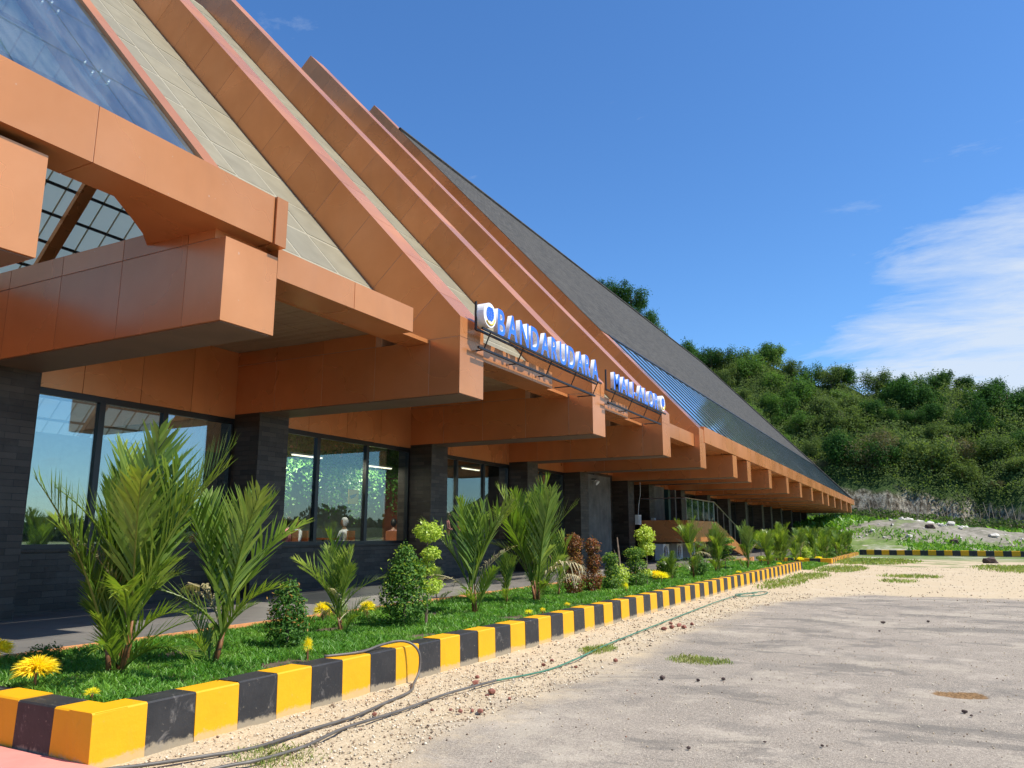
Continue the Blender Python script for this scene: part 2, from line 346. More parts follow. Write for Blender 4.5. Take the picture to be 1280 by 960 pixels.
# ---------------------------------------------------------------- ground, terrain
def fbm(x, y, s, o=3):
    return noise.fractal(Vector((x*s, y*s, 3.7)), .6, 2.0, o)
def ss(a, b, x): t = min(1, max(0, (x-a)/(b-a))); return t*t*(3-2*t)
ASP = [(3.0,-3.1),(4.56,-3.73),(5.6,-3.97),(6.8,-3.95),(8.5,-3.85),(11.9,-4.0),(16.9,-3.9),(19.5,-3.6),(21.1,-3.1)]
def asp_edge(y):
    for (a, xa), (b, xb) in zip(ASP, ASP[1:]):
        if y <= b: return xa+(xb-xa)*max(0, (y-a)/(b-a))
    return ASP[-1][1]
def ground_h(x, y):
    h = 0
    if y > 66:
        top = 3.3 - 2.1*ss(-8, 12, x)
        h = top*ss(68, 100, y)
        h += ss(70, 78, y)*(fbm(x, y, .12)*.5+fbm(x, y, .5)*.16)*(1 if x > -9 else .3)
        m = math.exp(-((x+2)/5)**2-((y-84)/8)**2)*.9+math.exp(-((x-3)/6)**2-((y-90)/6)**2)*.5
        h += m
    if -5.2 < x < asp_edge(y)+.3 and 2 < y < 60:
        h += .018*fbm(x, y, 3.0, 4)+.012*fbm(x, y, 11, 2)
    d = math.hypot((x-.18)/.30, (y-9.48)/.24)
    if d < 1: h -= .035*(1-d*d)
    return h
def axis(dense0, dense1, step, mids, far):
    a = list(np.arange(dense0, dense1+1e-6, step)); 
    lo = [-f for f in far[::-1]]; return a, lo
xs = np.concatenate([[-3500,-1500,-700,-300,-150,-80,-45,-30,-22,-16,-12,-10], np.arange(-9,-5.3,.4), np.arange(-5.3,-2.6,.07), np.arange(-2.5,6,.12), np.arange(6.2,30,.8), [32,38,46,60,90,150,300,700,1500,3500]])
ys = np.concatenate([[-3500,-1200,-400,-120,-40,-15,-6,-2,0,1], np.arange(2,14,.09), np.arange(14,30,.2), np.arange(30,66,1.2), np.arange(66,122,.8), [125,140,170,220,400,900,2000,4500]])
def build_ground():
    V = np.zeros((len(ys), len(xs), 3)); V[:,:,0] = xs[None,:]; V[:,:,1] = ys[:,None]
    for j, y in enumerate(ys):
        for i, x in enumerate(xs):
            if abs(x) < 60 and -1 < y < 126: V[j,i,2] = ground_h(x, y)
            elif y >= 126: V[j,i,2] = ground_h(max(-60,min(60,x)), 125)*0+1.5
    nx = len(xs); j, i = np.meshgrid(np.arange(len(ys)-1), np.arange(nx-1), indexing='ij'); b = (j*nx+i).ravel()
    F = np.stack([b, b+1, b+nx+1, b+nx], 1)
    k = NT('ground'); v = k.coord(); tc = k.n('TexCoord'); sp = k.n('SeparateXYZ'); k.l(tc.outputs['Object'], sp.inputs[0]); X, Y = sp.outputs[0], sp.outputs[1]
    wob = k.math('ADD', k.math('MULTIPLY', k.math('SUBTRACT', k.noise(v, .9, 7, .72), .5), 2.0), k.math('MULTIPLY', k.math('SUBTRACT', k.noise(v, 9, 6, .8), .5), .9))
    fine = k.noise(v, 60, 3, .6); mid = k.noise(v, 7, 6, .65); big = k.noise(v, .55, 6, .6)
    # asphalt: right of the shoulder and nearer than the gravel apron
    cur = k.n('FloatCurve'); k.l(k.math('DIVIDE', Y, 30.), cur.inputs['Value']); cm = cur.mapping.curves[0]
    pts = [(0, 3.0/10)]+[(y/30, (x+6)/10) for y, x in ASP]+[(24/30, .42), (1, .6)]
    while len(cm.points) < len(pts): cm.points.new(.5, .5)
    for p, (a, bb) in zip(cm.points, pts): p.location = (a, bb)
    cur.mapping.update(); ex = k.math('SUBTRACT', k.math('MULTIPLY', cur.outputs[0], 10.), 6.)
    ax = k.rng(k.math('ADD', k.math('SUBTRACT', X, ex), wob), -.15, .85)
    ay = k.rng(k.math('ADD', k.math('SUBTRACT', Y, 23.5), k.math('MULTIPLY', wob, 1.6)), .5, -.6)
    asp = k.math('MULTIPLY', ax, ay)
    ag = k.ramp(k.noise(v, 120, 3, .8), [(.36, (.075, .062, .048)), (.5, (.25, .215, .175)), (.64, (.58, .51, .42))])
    ag = k.mix(k.rng(k.noise(v, 28, 4, .75), .5, .62, 0, .5), ag, (.12, .10, .085)); ag = k.mix(k.rng(big, .35, .7, 0, .5), ag, (.35, .30, .245)); ag = k.mix(k.rng(mid, .5, .8, 0, .45), ag, (.42, .365, .30))
    ag = k.mix(k.rng(k.noise(v, 95, 2, .5), .62, .70, 0, .55), ag, (.07, .06, .05)); ag = k.mix(k.rng(k.noise(v, 70, 2, .5), .66, .72, 0, .6), ag, (.6, .54, .45))
    lp = k.noise(v, .8, 9, .72); ag = k.mix(k.rng(lp, .52, .60, 0, .45), ag, (.165, .15, .13))
    dust = k.rng(k.noise(v, 1.3, 9, .75), .50, .66, 0, .6); ag = k.mix(dust, ag, (.45, .39, .32))
    grit = k.noise(v, 42, 4, .85); ag = k.mix(k.rng(grit, .53, .60, 0, .55), ag, (.09, .08, .07)); ag = k.mix(k.rng(grit, .44, .38, 0, .5), ag, (.58, .52, .43))
    sand = k.noise(v, .42, 10, .78); ag = k.mix(k.rng(sand, .51, .60, 0, .5), ag, (.44, .385, .305))
    st = k.noise(k.coord(scale=(.42, .75, 1), rot=(0, 0, R(25))), 1.2, 9, .66, .6); ag = k.mix(k.rng(st, .54, .60, 0, .55), ag, (.125, .115, .10))
    gr = k.ramp(fine, [(.25, (.30, .225, .14)), (.5, (.50, .40, .265)), (.8, (.63, .53, .38))])
    gr = k.mix(k.rng(mid, .5, .78, 0, .5), gr, (.45, .35, .23)); gr = k.mix(k.rng(big, .5, .7, 0, .35), gr, (.56, .48, .36))
    col = k.mix(asp, gr, ag)
    # earth under the grass beyond the apron
    fy = k.rng(k.math('ADD', Y, k.math('MULTIPLY', wob, 5)), 52, 62)
    gcol = k.ramp(k.noise(v, 1.1, 7, .7), [(.30, (.085, .15, .03)), (.52, (.13, .19, .045)), (.62, (.40, .37, .29)), (.8, (.5, .47, .39))])
    gcol2 = k.ramp(k.noise(v, .22, 6, .7), [(.38, (.10, .17, .035)), (.5, (.16, .2, .06)), (.56, (.42, .39, .33)), (.8, (.47, .45, .40))])
    gcol = k.mix(.6, gcol, gcol2)
    dm = k.n('VectorMath', operation='DISTANCE'); mp2 = k.n('Mapping'); k.l(tc.outputs['Object'], mp2.inputs[0]); mp2.inputs['Scale'].default_value = (1/11, 1/12, 0); dm.inputs[1].default_value = (1.5/11, 87/12, 0); k.l(mp2.outputs[0], dm.inputs[0])
    rub = k.rng(k.math('ADD', dm.outputs['Value'], k.math('MULTIPLY', k.math('SUBTRACT', k.noise(v, .3, 6, .7), .5), 1.6)), 1.0, .7)
    gcol = k.mix(rub, gcol, k.ramp(k.noise(v, 1.6, 8, .75), [(.3, (.08, .09, .05)), (.5, (.22, .20, .16)), (.75, (.38, .35, .29))])); col = k.mix(fy, col, gcol)
    patch = k.rng(k.math('ADD', k.noise(v, .35, 5, .6), k.rng(Y, 28, 50, -.3, .06)), .56, .62, 0, .7); col = k.mix(k.math('MULTIPLY', patch, k.math('SUBTRACT', 1, asp)), col, (.13, .18, .05))
    # pothole with rusty grit
    vm = k.n('VectorMath', operation='DISTANCE'); mp = k.n('Mapping'); k.l(tc.outputs['Object'], mp.inputs[0]); mp.inputs['Scale'].default_value = (1, 1.25, 0); vm.inputs[1].default_value = (.18, 9.48*1.25, 0); k.l(mp.outputs[0], vm.inputs[0])
    ph = k.rng(k.math('ADD', vm.outputs['Value'], k.math('MULTIPLY', k.math('SUBTRACT', mid, .5), .25)), .27, .22); col = k.mix(ph, col, k.ramp(k.noise(v, 45, 3), [(.35, (.10, .055, .02)), (.65, (.30, .18, .08))]))
    k.base(col); k.set(.9, 0, .25)
    hh = k.math('ADD', k.math('MULTIPLY', fine, .5), k.math('MULTIPLY', k.noise(v, 24, 4, .7), 1.0)); k.bump(hh, .65, .018); M['ground'] = k.m
    o = link('ground', rawmesh('ground', V.reshape(-1, 3), F, 'ground', True)); tag(o, kind='structure')
build_ground()
o = box('red_pavement', 'red_paving', (-30, -5.08, -12, 3.66, -.3, .05)); tag(o, kind='structure')
# garden bed soil and porch
o = box('garden_soil', 'terracotta', (-8.42, -5.40, 3.9, 37.85, -.2, .33)); tag(o, kind='structure'); 
simple('soil', (.10, .07, .045), .9, var=.4, scale=5, bump=.5); o.data.materials[0] = M['soil']
o = box('porch_floor', 'porch', (-13.2, -8.50, -6, 101, -.2, .36)); tag(o, kind='structure')
edging = thing('garden_edging', 'thin weathered terracotta edging strip between porch floor and garden bed', 'edging')
y = 3.9
while y < 44:
    b = link('edging_block', None) if False else box('edging_block', 'terracotta', (-8.497, -8.423, y, y+.79, -.1, .385+random.uniform(-.006, .006)), edging); y += .8

# ---------------------------------------------------------------- kerbs
def kerb(name, label, p0, p1, n, h, start, w=.28, first=None, extra=0):
    """blocks laid from p0 to p1, outer face on the line, body to the left of travel"""
    root = thing(name, label, 'kerb', (p0[0], p0[1], 0)); d = Vector((p1[0]-p0[0], p1[1]-p0[1], 0)); Ln = d.length; d.normalize(); root.rotation_euler = (0, 0, math.atan2(d.y, d.x))
    for i in range(n):
        a, b = Ln*i/n, Ln*(i+1)/n; yel = (i+start) % 2 == 0
        m = MB(); g = .004; j = random.uniform(-.006, .006); hh = h+random.uniform(-.006, .006)
        c = .012; x0, x1 = a+g*.5, b-g*.5
        prof = [(0+j, -.12), (0+j+.012, hh-c), (0+j+.012+c, hh), (w+j-c, hh), (w+j, hh-c), (w+j, -.12)]
        nn = len(prof); vs = [(x0, q, z) for q, z in prof]+[(x1, q, z) for q, z in prof]
        m.add(vs, [tuple(range(nn)), tuple(range(2*nn-1, nn-1, -1))]+[(k, nn+k, nn+(k+1)%nn, (k+1)%nn) for k in range(nn)])
        m.build('kerb_block', 'kerb_yellow' if yel else 'kerb_black', parent=root)
    return root
kerb('striped_kerb', 'long yellow and black painted kerb along the palm garden and the gravel shoulder', (-5.21, 3.66), (-5.02, 37.9), 78, .38, 0)
kerb('striped_kerb', 'short yellow and black kerb closing the garden bed beside the red paving', (-9.8, 3.72), (-5.218, 3.662), 10, .38, 1, w=.28)
kerb('striped_kerb', 'low yellow and black kerb crossing the bed just past the end of the long kerb', (-9.2, 46.4), (-4.62, 46.4), 8, .3, 1)
kerb('striped_kerb', 'low yellow and black kerb running beyond the garden toward the rubble mound', (-4.60, 46.7), (-4.64, 67.0), 40, .26, 0)
kerb('striped_kerb', 'far yellow and black kerb lying across the grass in front of the mound', (-4.62, 67.3), (24, 65.4), 54, .42, 1, w=.5)

# ---------------------------------------------------------------- the terminal
T = thing('airport_terminal', 'long airport terminal with steep roof, copper coloured beams and fins and dark stone columns', 'building')
XE, XW, XG = -7.1, -11.93, -12.7
SL = 1.115
def zt(x): return 5.5+SL*(XE-x)
BEAMS = [3.10, 6.11, 11.47, 17.85, 23.8, 28.5, 34.15, 37.3, 43.1, 49.2, 55.0, 61.0, 67.9, 72.2, 77.8, 84.3, 90.9, 96.3]
BW = .85
def piece(name, mat, boxes, parent, mesh=None):
    m = MB(); [m.box(*b) for b in boxes]; return m.build(name, mat, parent=parent)
# beams: core in joint colour, cladding panels standing proud of it
for k, y0 in enumerate(BEAMS):
    y1 = y0+BW; g = .012; far = k > 4
    zr = 5.02 if far else (5.42 if k != 0 else 5.2)
    if k == 0: rows = [(4.13, 5.16)]
    elif far: rows = [(4.05, 5.02)]
    else: rows = [(4.08, 5.12)]
    core = box('beam', 'sealant', (XG+.02, XE-.005, y0+.005, y1-.005, rows[0][0]+.005, rows[0][1]), T)
    xs_ = [XE, -7.76, -9.0, -10.3, -11.55, XG] if not far else ([XE, -9.0, -10.9, XG] if k < 12 else [XE, XG])
    for a, b in zip(xs_, xs_[1:]):
        for z0, z1 in rows: piece('cladding_panel', 'copper', [(b+.006, a-.006 if a != XE else a, y0, y1, z0, z1)], core)
    box('beam_soffit_shade', 'grey_soffit_shade', (XG+.03, XE-.03, y0+.03, y1-.03, rows[0][0]-.014, rows[0][0]-.002), T)  # thin slab added below each beam, underside shade put into its colour
    if k in (1, 2, 3, 4):
        top = box('upper_beam', 'sealant', (XG+.02, -7.3 if k == 1 else -8.87, y0+g, y1-g, 5.125, 5.40), T)
        xr = [-7.28, -7.76, -9.0, -10.3, -11.55, XG] if k == 1 else [-8.87, -9.0, -10.3, -11.55, XG]
        for a, b in zip(xr, xr[1:]):
            if a-b > .2: piece('cladding_panel', 'copper', [(b+.006, a-.006, y0, y1, 5.134, 5.42)], top)
# columns under the beams
for k, y0 in enumerate(BEAMS):
    m = MB(); x0 = XG-.35 if k else XG
    m.box(x0, XW, y0+.01, y0+BW-.01, .3, 4.09 if 1 <= k <= 4 else (4.14 if k == 0 else 4.06)); m.build('column', 'stone', parent=T)
# fins
def clip(poly, nx, nz, c):        # keep nx*x+nz*z >= c
    out = []
    for i in range(len(poly)):
        p, q = poly[i], poly[(i+1) % len(poly)]; dp = nx*p[0]+nz*p[1]-c; dq = nx*q[0]+nz*q[1]-c
        if dp >= 0: out.append(p)
        if dp*dq < 0: t = dp/(dp-dq); out.append((p[0]+(q[0]-p[0])*t, p[1]+(q[1]-p[1])*t))
    return out
ln = math.hypot(1, SL); ux, uz = -1/ln, SL/ln      # up the slope
for k, dep in ((2, 1.75), (3, 1.75), (4, 1.75), (5, 1.75)):
    y0, y1 = BEAMS[k], BEAMS[k]+BW; top = 23.0
    P = [(XE, zt(XE)), (-23.0, zt(-23.0)), (-23.0-1.0, zt(-23)-1.1), (-23.0-.3, zt(-23.3)-dep-.4), (XE, zt(XE)-dep)]
    P = [(XE, zt(XE)), (-23.0, zt(-23.0)), (-23.0-.72, zt(-23.0)-.80-.0), (XE-17.2+.72, zt(XE-17.2)-dep), (XE, zt(XE)-dep)]
    P = [(XE, zt(XE)), (-23.0, zt(-23.0)), (-23.82, zt(-23.0)-.74), (-23.0, zt(-23.0)-dep), (XE, zt(XE)-dep)]
    zmin = 5.131 if k < 5 else 5.03
    P = clip(P, 0, 1, zmin)
    core = MB(); core.prism_y([(x+.012*ux, z-.014) for x, z in P], y0+.005, y1-.005); core = core.build('roof_fin', 'sealant', parent=T)
    s0 = XE*ux+5.5*uz; s = s0-3.0
    while s < s0+26:
        Q = clip(clip(P, ux, uz, s+.006), -ux, -uz, -(s+1.24-.006)); s += 1.24
        if len(Q) >= 3:
            m = MB(); m.prism_y(Q, y0, y1); m.build('cladding_panel', 'copper', parent=core)
# recessed cream roofs between the fins (front slope)
def slope_quad(m, y0, y1, x0, x1, off, th, mi=0):
    # x0 lower (nearer), x1 higher (farther in)
    nx, nz = uz, -ux
    a = (x0, zt(x0)-off); b = (x1, zt(x1)-off)
    m.prism_y([a, b, (b[0]-nx*th, b[1]-nz*th), (a[0]-nx*th, a[1]-nz*th)], y0, y1, mi)
bays = [(6.49, 11.46, 5), (12.33, 17.84, 5), (18.71, 23.79, 4), (24.66, 28.49, 3)]
for y0, y1, n in bays:
    m = MB(); slope_quad(m, y0, y1, -8.2, -22.9, 1.44, .05); sheet = m.build('lower_roof', 'cream_batten', parent=T)
    w = (y1-y0)/n; x = -8.25
    while x > -22.4:
        for i in range(n):
            m = MB(); jj = random.uniform(-.012, .012)
            slope_quad(m, y0+i*w+.034, y0+(i+1)*w-.034, x-.03, x-.85+.03, 1.43+jj*.5, .012); m.build('roof_panel', 'cream', parent=sheet)
        x -= .85
# flank of the raised glass canopy and its pink frame
m = MB(); slope_quad(m, 6.22, 6.47, -7.32, -22.9, -.10, .24); m.build('canopy_edge_frame', 'copper', parent=T)
m = MB(); m.prism_y([(-7.5, zt(-7.5)-.2), (-22.9, zt(-22.9)-.2), (-22.9, zt(-22.9)-1.5), (-7.9, 4.95), (-7.5, 4.95)], 6.36, 6.45); m.build('canopy_side_panel', 'copper', parent=T)
# glass canopy
GY = [-4.2, -2.2, -.2, 1.8, 3.92, 5.34, 6.21]
gx = [-7.45-1.32*i for i in range(13)]
for i in range(len(GY)-1):
    for a, b in zip(gx, gx[1:]):
        m = MB(); slope_quad(m, GY[i]+.009, GY[i+1]-.009, a-.009, b+.009, -.02, .02); m.build('glass_pane', 'roof_glass', parent=T)
for yy in GY[1:-1]:
    for a in gx[1:]:
        m = MB()
        for dx in (-.09, .09):
            for dy in (-.11, .11):
                x = a+dx; m.tube([(x, yy+dy, zt(x)-.02), (x+.01*uz, yy+dy, zt(x)+.025)], .016, 8); m.tube([(a, yy, zt(a)-.16), (x, yy+dy, zt(x)-.05)], .014, 5)
        m.build('glass_fitting', 'steel', parent=T)
    m = MB(); m.tube([(-7.4, yy, zt(-7.4)-.24), (-22.9, yy, zt(-22.9)-.24)], .03, 6); m.build('support_rod', 'steel', parent=T)
# far slope of the hall seen from below, with rafters and purlins
def zb(x): return 23.2+SL*(x+23)
m = MB(); m.prism_y([(-24.6, zb(-24.6)+.25), (-39.2, zb(-39.2)+.25), (-39.2, zb(-39.2)+.29), (-24.6, zb(-24.6)+.29)], -6, 28.4); m.build('back_roof_sheet', 'polycarbonate', parent=T)
for yr in (-1.2, 5.2, 11.6, 17.92, 24.2):
    m = MB(); m.prism_y([(-24.6, zb(-24.6)), (-39, zb(-39)), (-39, zb(-39)-.35), (-24.6, zb(-24.6)-.35)], yr, yr+.52); m.build('rafter', 'copper', parent=T)
x = -24.96
while x > -39:
    box('purlin', 'black_steel', (x-.028, x+.028, -6, 28.4, zb(x)+.12, zb(x)+.24), T); x -= .84
yb = -5.4
while yb < 28:
    if not any(abs(yb-q-.26) < .3 for q in (-1.2, 5.2, 11.6, 17.92, 24.2)):
        m = MB(); m.prism_y([(-24.6, zb(-24.6)+.17), (-39.2, zb(-39.2)+.17), (-39.2, zb(-39.2)+.246), (-24.6, zb(-24.6)+.246)], yb, yb+.045); m.build('roof_batten', 'cream_batten', parent=T)
    yb += .82
m = MB(); m.box(-39.4, -39.2, -6, 101, .3, 5.4); m.build('back_wall', 'stone', parent=T)
m = MB(); m.box(-39.2, XG-.4, 101-.2, 101, .3, 5.0); m.build('end_wall', 'stone', parent=T)
# fascia girders along the eave
def fascia(y0, y1, z0, z1, xf, xb, seams, parent=T, name='fascia_girder', endmat=None):
    c = box(name, 'sealant', (xb, xf-.012, y0+.01, y1-.01, z0+.01, z1-.01), parent)
    ys_ = [y0]+seams+[y1]
    for a, b in zip(ys_, ys_[1:]): piece('cladding_panel', 'copper', [(xb-.01, xf, a+.006, b-.006, z0, z1)], c)
    return c
c = fascia(-6, 6.78, 5.25, 5.87, -7.02, -7.54, [-2.9, .7, 4.34])
piece('cladding_panel', 'copper', [(-7.50, -6.99, 6.79, 6.98, 5.235, 5.88)], c)
m = MB(); m.prism_z([(-7.53, 4.9), (-7.53, 7.0), (-8.9, 7.0), (-8.9, 6.45), (-8.24, 5.82), (-7.96, 5.47)][::-1], 5.262, 5.45); m.build('soffit_gusset', 'copper', parent=T)
fascia(6.99, 10.05, 4.86, 5.27, -7.13, -7.75, [8.55])
fascia(12.34, 15.5, 4.83, 5.2, -7.13, -7.75, [14.5])
fascia(18.72, 20.6, 4.82, 5.16, -7.13, -7.75, [])
fascia(24.67, 28.48, 4.83, 5.3, -7.3, -7.75, [26.5])
sm = [29.3+3.0*i for i in range(1, 24)]
fascia(29.18, 101.9, 5.04, 5.65, -7.08, -7.6, sm)
c = MB(); c.box(-38, -7.1, 101.905, 102.2, 5.05, 5.64); c.build('end_fascia', 'copper', parent=T)
# gutters behind the small girders, plank soffit, fluorescent lamp
for a, b in ((6.99, 11.46), (12.34, 17.84), (18.72, 23.79), (24.67, 28.49)):
    box('gutter', 'copper', (-8.3, -7.76, a, b, 5.05, 5.12), T)
for a, b in ((6.98, 11.46), (12.34, 17.84), (18.72, 23.79), (24.67, 28.49)):
    i = 0; x = -8.32
    while x > XG+.05:
        box('soffit_plank', 'plank', (max(x-.29, XG+.05), x, a, b, 5.40+random.uniform(0, .012), 5.44), T); x -= .3
box('soffit', 'copper', (XG, -7.62, 29.4, 101.2, 5.03, 5.07), T)
for a in (12.9, 19.2):
    m = MB(); m.box(-9.3, -9.1, a, a+1.5, 5.14, 5.19); m.tube([(-9.2, a+.3, 5.18), (-9.2, a+.3, 5.42)], .02, 6, 0); m.tube([(-9.2, a+1.2, 5.18), (-9.2, a+1.2, 5.42)], .02, 6); m.build('tube_lamp', 'white_paint', parent=T)
# raised long roof: glass eave strip, shingles, ridge, far slope, hip
Y0, YR, YE = 28.52, 88.5, 102.0; XR = -21.35; ZR = zt(XR)
def hipx(y): return XR if y <= YR else XR+(XE-XR)*(y-YR)/(YE-YR)
m = MB()
m.add([(-10.9, Y0, zt(-10.9)+.03), (-10.9, YE-(YE-YR)*((-10.9-XE)/(XR-XE)), zt(-10.9)+.03), (XR, YR, ZR+.03), (XR, Y0, ZR+.03)], [(0, 1, 2, 3)])
sh = m.build('shingle_roof', 'shingles', parent=T)
m = MB(); m.prism_y([(-7.3, zt(-7.3)-.12), (XR, ZR-.06), (XR, ZR-.16), (-7.3, zt(-7.3)-.26)], 28.9, YR-.2); m.build('roof_deck', 'black_steel', parent=T)
m = MB(); xb_ = 2*XR-XE-1.2; m.add([(XR, Y0, ZR+.02), (XR, YR, ZR+.02), (xb_-2.4, YE, 5.2), (xb_-2.4, Y0, 5.2)], [(0, 1, 2, 3)])
m.add([(XR, YR, ZR+.02), (XE, YE, 5.6), (xb_-2.4, YE, 5.2)], [(0, 1, 2)]); m.build('back_roof', 'shingles', parent=T)
m = MB(); m.add([(XR, Y0, ZR), (xb_-2.4, Y0, 5.2), (-23, Y0, 5.2), (-12.7, Y0, 5.2), (-12.7, Y0, zt(-12.7)-.2)], [(0, 1, 2, 3, 4)]); m.build('gable_wall', 'copper', parent=T)
m = MB(); m.tube([(XR, Y0, ZR+.06), (XR, YR, ZR+.06), (XE-.1, YE, 5.68)], .11, 6); m.build('ridge_cap', 'shingles', parent=T)
m = MB(); slope_quad(m, 29.4, 98.4, -10.80, -10.92, -.05, .09); m.build('eave_flashing', 'black_steel', parent=T)
yy = 28.55; i = 0
while yy < 100.4:
    ytop = YE-(YE-YR)*((-10.8-XE)/(XR-XE)); y2 = min(yy+1.16, 101.6)
    xt = -10.8 if y2 < ytop else max(-10.8, XE+(XR-XE)*(YE-y2)/(YE-YR)*1.0)
    if xt < -7.7:
        m = MB(); slope_quad(m, yy+.05, y2-.02, -7.12, xt, -.0, .02); p = m.build('eave_glass_pane', 'eave_glass', parent=T)
        m = MB(); slope_quad(m, yy-.03, yy+.03, -7.10, xt, -.035 if i else -.004, .05); m.build('eave_mullion', 'green_mullion' if i else 'copper', parent=T)
    yy += 1.2; i += 1
# walls between columns
panes = {0: [BEAMS[0]+BW, 4.9, BEAMS[1]], 1: [6.97, 8.50, 9.80, 11.46], 2: [12.33, 14.10, 15.97, 17.84], 3: [18.71, 20.4, 22.08, 23.79], 4: [24.66, 26.5, 28.49]}
for k in range(-1, len(BEAMS)-1):
    if k == -1: y0, y1 = -6., BEAMS[0]
    else: y0, y1 = BEAMS[k]+BW, BEAMS[k+1]
    if y1-y0 < .3: continue
    if k >= 4: zc, zs = 4.05, .55
    else: zc, zs = 3.99, 1.32
    if k < 4 or k in (7, 8, 9, 10, 11, 12, 13, 14, 15, 16) or k == 4:
        if k in (7,) :
            box('concrete_panel', 'concrete', (-12.3, -12.02, y0, y0+2.0, .3, 4.04), T); y0 += 2.05
        box('low_wall', 'stone', (XG-.2, XG+.06, y0, y1, .3, zs), T)
        if k < 4: box('window_sill', 'stone', (XG-.2, XG+.10, y0, y1, zs+.002, zs+.04), T)
        mu = panes.get(k) or [y0+(y1-y0)*i/max(1, round((y1-y0)/1.8)) for i in range(max(1, round((y1-y0)/1.8))+1)]
        fr = MB(); fr.box(XG-.06, XG+.04, y0, y1, zs+.041, zs+.12); fr.box(XG-.06, XG+.04, y0, y1, zc-.11, zc-.002)
        for q in mu: fr.box(XG-.07, XG+.045, max(q-.055, y0), min(q+.055, y1), zs+.121, zc-.111)
        w = fr.build('window', 'black_frame', parent=T)
        for a, b in zip(mu, mu[1:]): box('pane', 'clear_glass' if k in (2, 3) else 'window_glass', (XG-.02, XG-.005, a+.055, b-.055, zs+.12, zc-.11), w)
        # copper band over the windows
        z1 = 5.45 if k < 4 else 5.03
        cb = box('window_band', 'sealant', (XG-.3, XG+.045, y0, y1, zc+.01, z1), T)
        n = max(1, round((y1-y0)/1.25))
        for i in range(n): piece('cladding_panel', 'copper', [(XG-.2, XG+.06, y0+(y1-y0)*i/n+.006, y0+(y1-y0)*(i+1)/n-.006, zc, z1-.005)], cb)
    else:
        box('wall_panel', 'stone', (-12.9, XG, y0+2.6 if k == 5 else y0, y1, .3, 5.0), T)
        if k == 5: box('concrete_panel', 'concrete', (-12.3, -11.96, y0+.02, y0+2.6, .3, 4.04), T)
        box('concrete_panel', 'copper', (XG-.1, XG+.05, y0, y1, 4.3, 5.02), T).name = 'window_band'
# interior of the hall
box('hall_floor', 'interior_floor', (-39.2, XG-.21, -6, 101, .3, .75), T)
box('inner_wall', 'interior_wall', (-20.2, -20, 6.2, 28.4, .751, 4.2), T)
box('partition', 'dark_gap', (-20, -13.0, 6.35, 6.5, .751, 4.2), T); box('partition', 'wood_orange', (-15.4, -13.9, 20.3, 20.45, .751, 3.4), T)
box('partition', 'dark_gap', (-20, -13.1, 28.6, 28.8, .751, 4.0), T)
# far wall fittings
box('drain_pipe', 'green_pipe', (-12.3, -12.05, 41.0, 41.4, .36, 4.0), T)
box('grey_pilaster', 'concrete', (-12.6, -11.9, 41.75, 42.0, .36, 4.0), T)

# ---------------------------------------------------------------- name signs
def text_mesh(ch, size, depth, bold=.02):
    cu = bpy.data.curves.new('t', 'FONT'); cu.body = ch; cu.size = size; cu.extrude = depth/2; cu.offset = bold; cu.resolution_u = 4; cu.align_x = 'LEFT'
    o = bpy.data.objects.new('t', cu); COL.objects.link(o); dg = bpy.context.evaluated_depsgraph_get(); dg.update()
    me = bpy.data.meshes.new_from_object(o.evaluated_get(dg)); bpy.data.objects.remove(o); return me
def sign(root, text, ya, yb_, zb_, h, xf, gap=.06):
    mats = [M['letter_white'], M['letter_blue']]
    adv = []; ms = []
    for ch in text:
        if ch == ' ': adv.append(.25); ms.append(None); continue
        me = text_mesh(ch, 1.0, .10, .020); co = np.array([v.co for v in me.vertices]); x0, x1 = co[:,0].min(), co[:,0].max(); adv.append(x1-x0); ms.append((me, x0))
    caph = .73; tot = sum(adv); sx = ((yb_-ya)-gap*(len(text)-1))/tot; y = ya
    for ch, a, mm in zip(text, adv, ms):
        if mm:
            me, x0 = mm; sz = h/caph
            for v in me.vertices:
                x, yy, z = v.co; v.co = ((z*.95), (x-x0)*sx, yy*sz)
            me.materials.clear(); [me.materials.append(q) for q in mats]; me.update()
            for p in me.polygons: p.material_index = 1 if p.normal.x > .9 else 0
            lt = link('letter', me, root, (xf, y, zb_))
            # white rim: slightly larger tray behind the blue face
        y += a*sx+gap
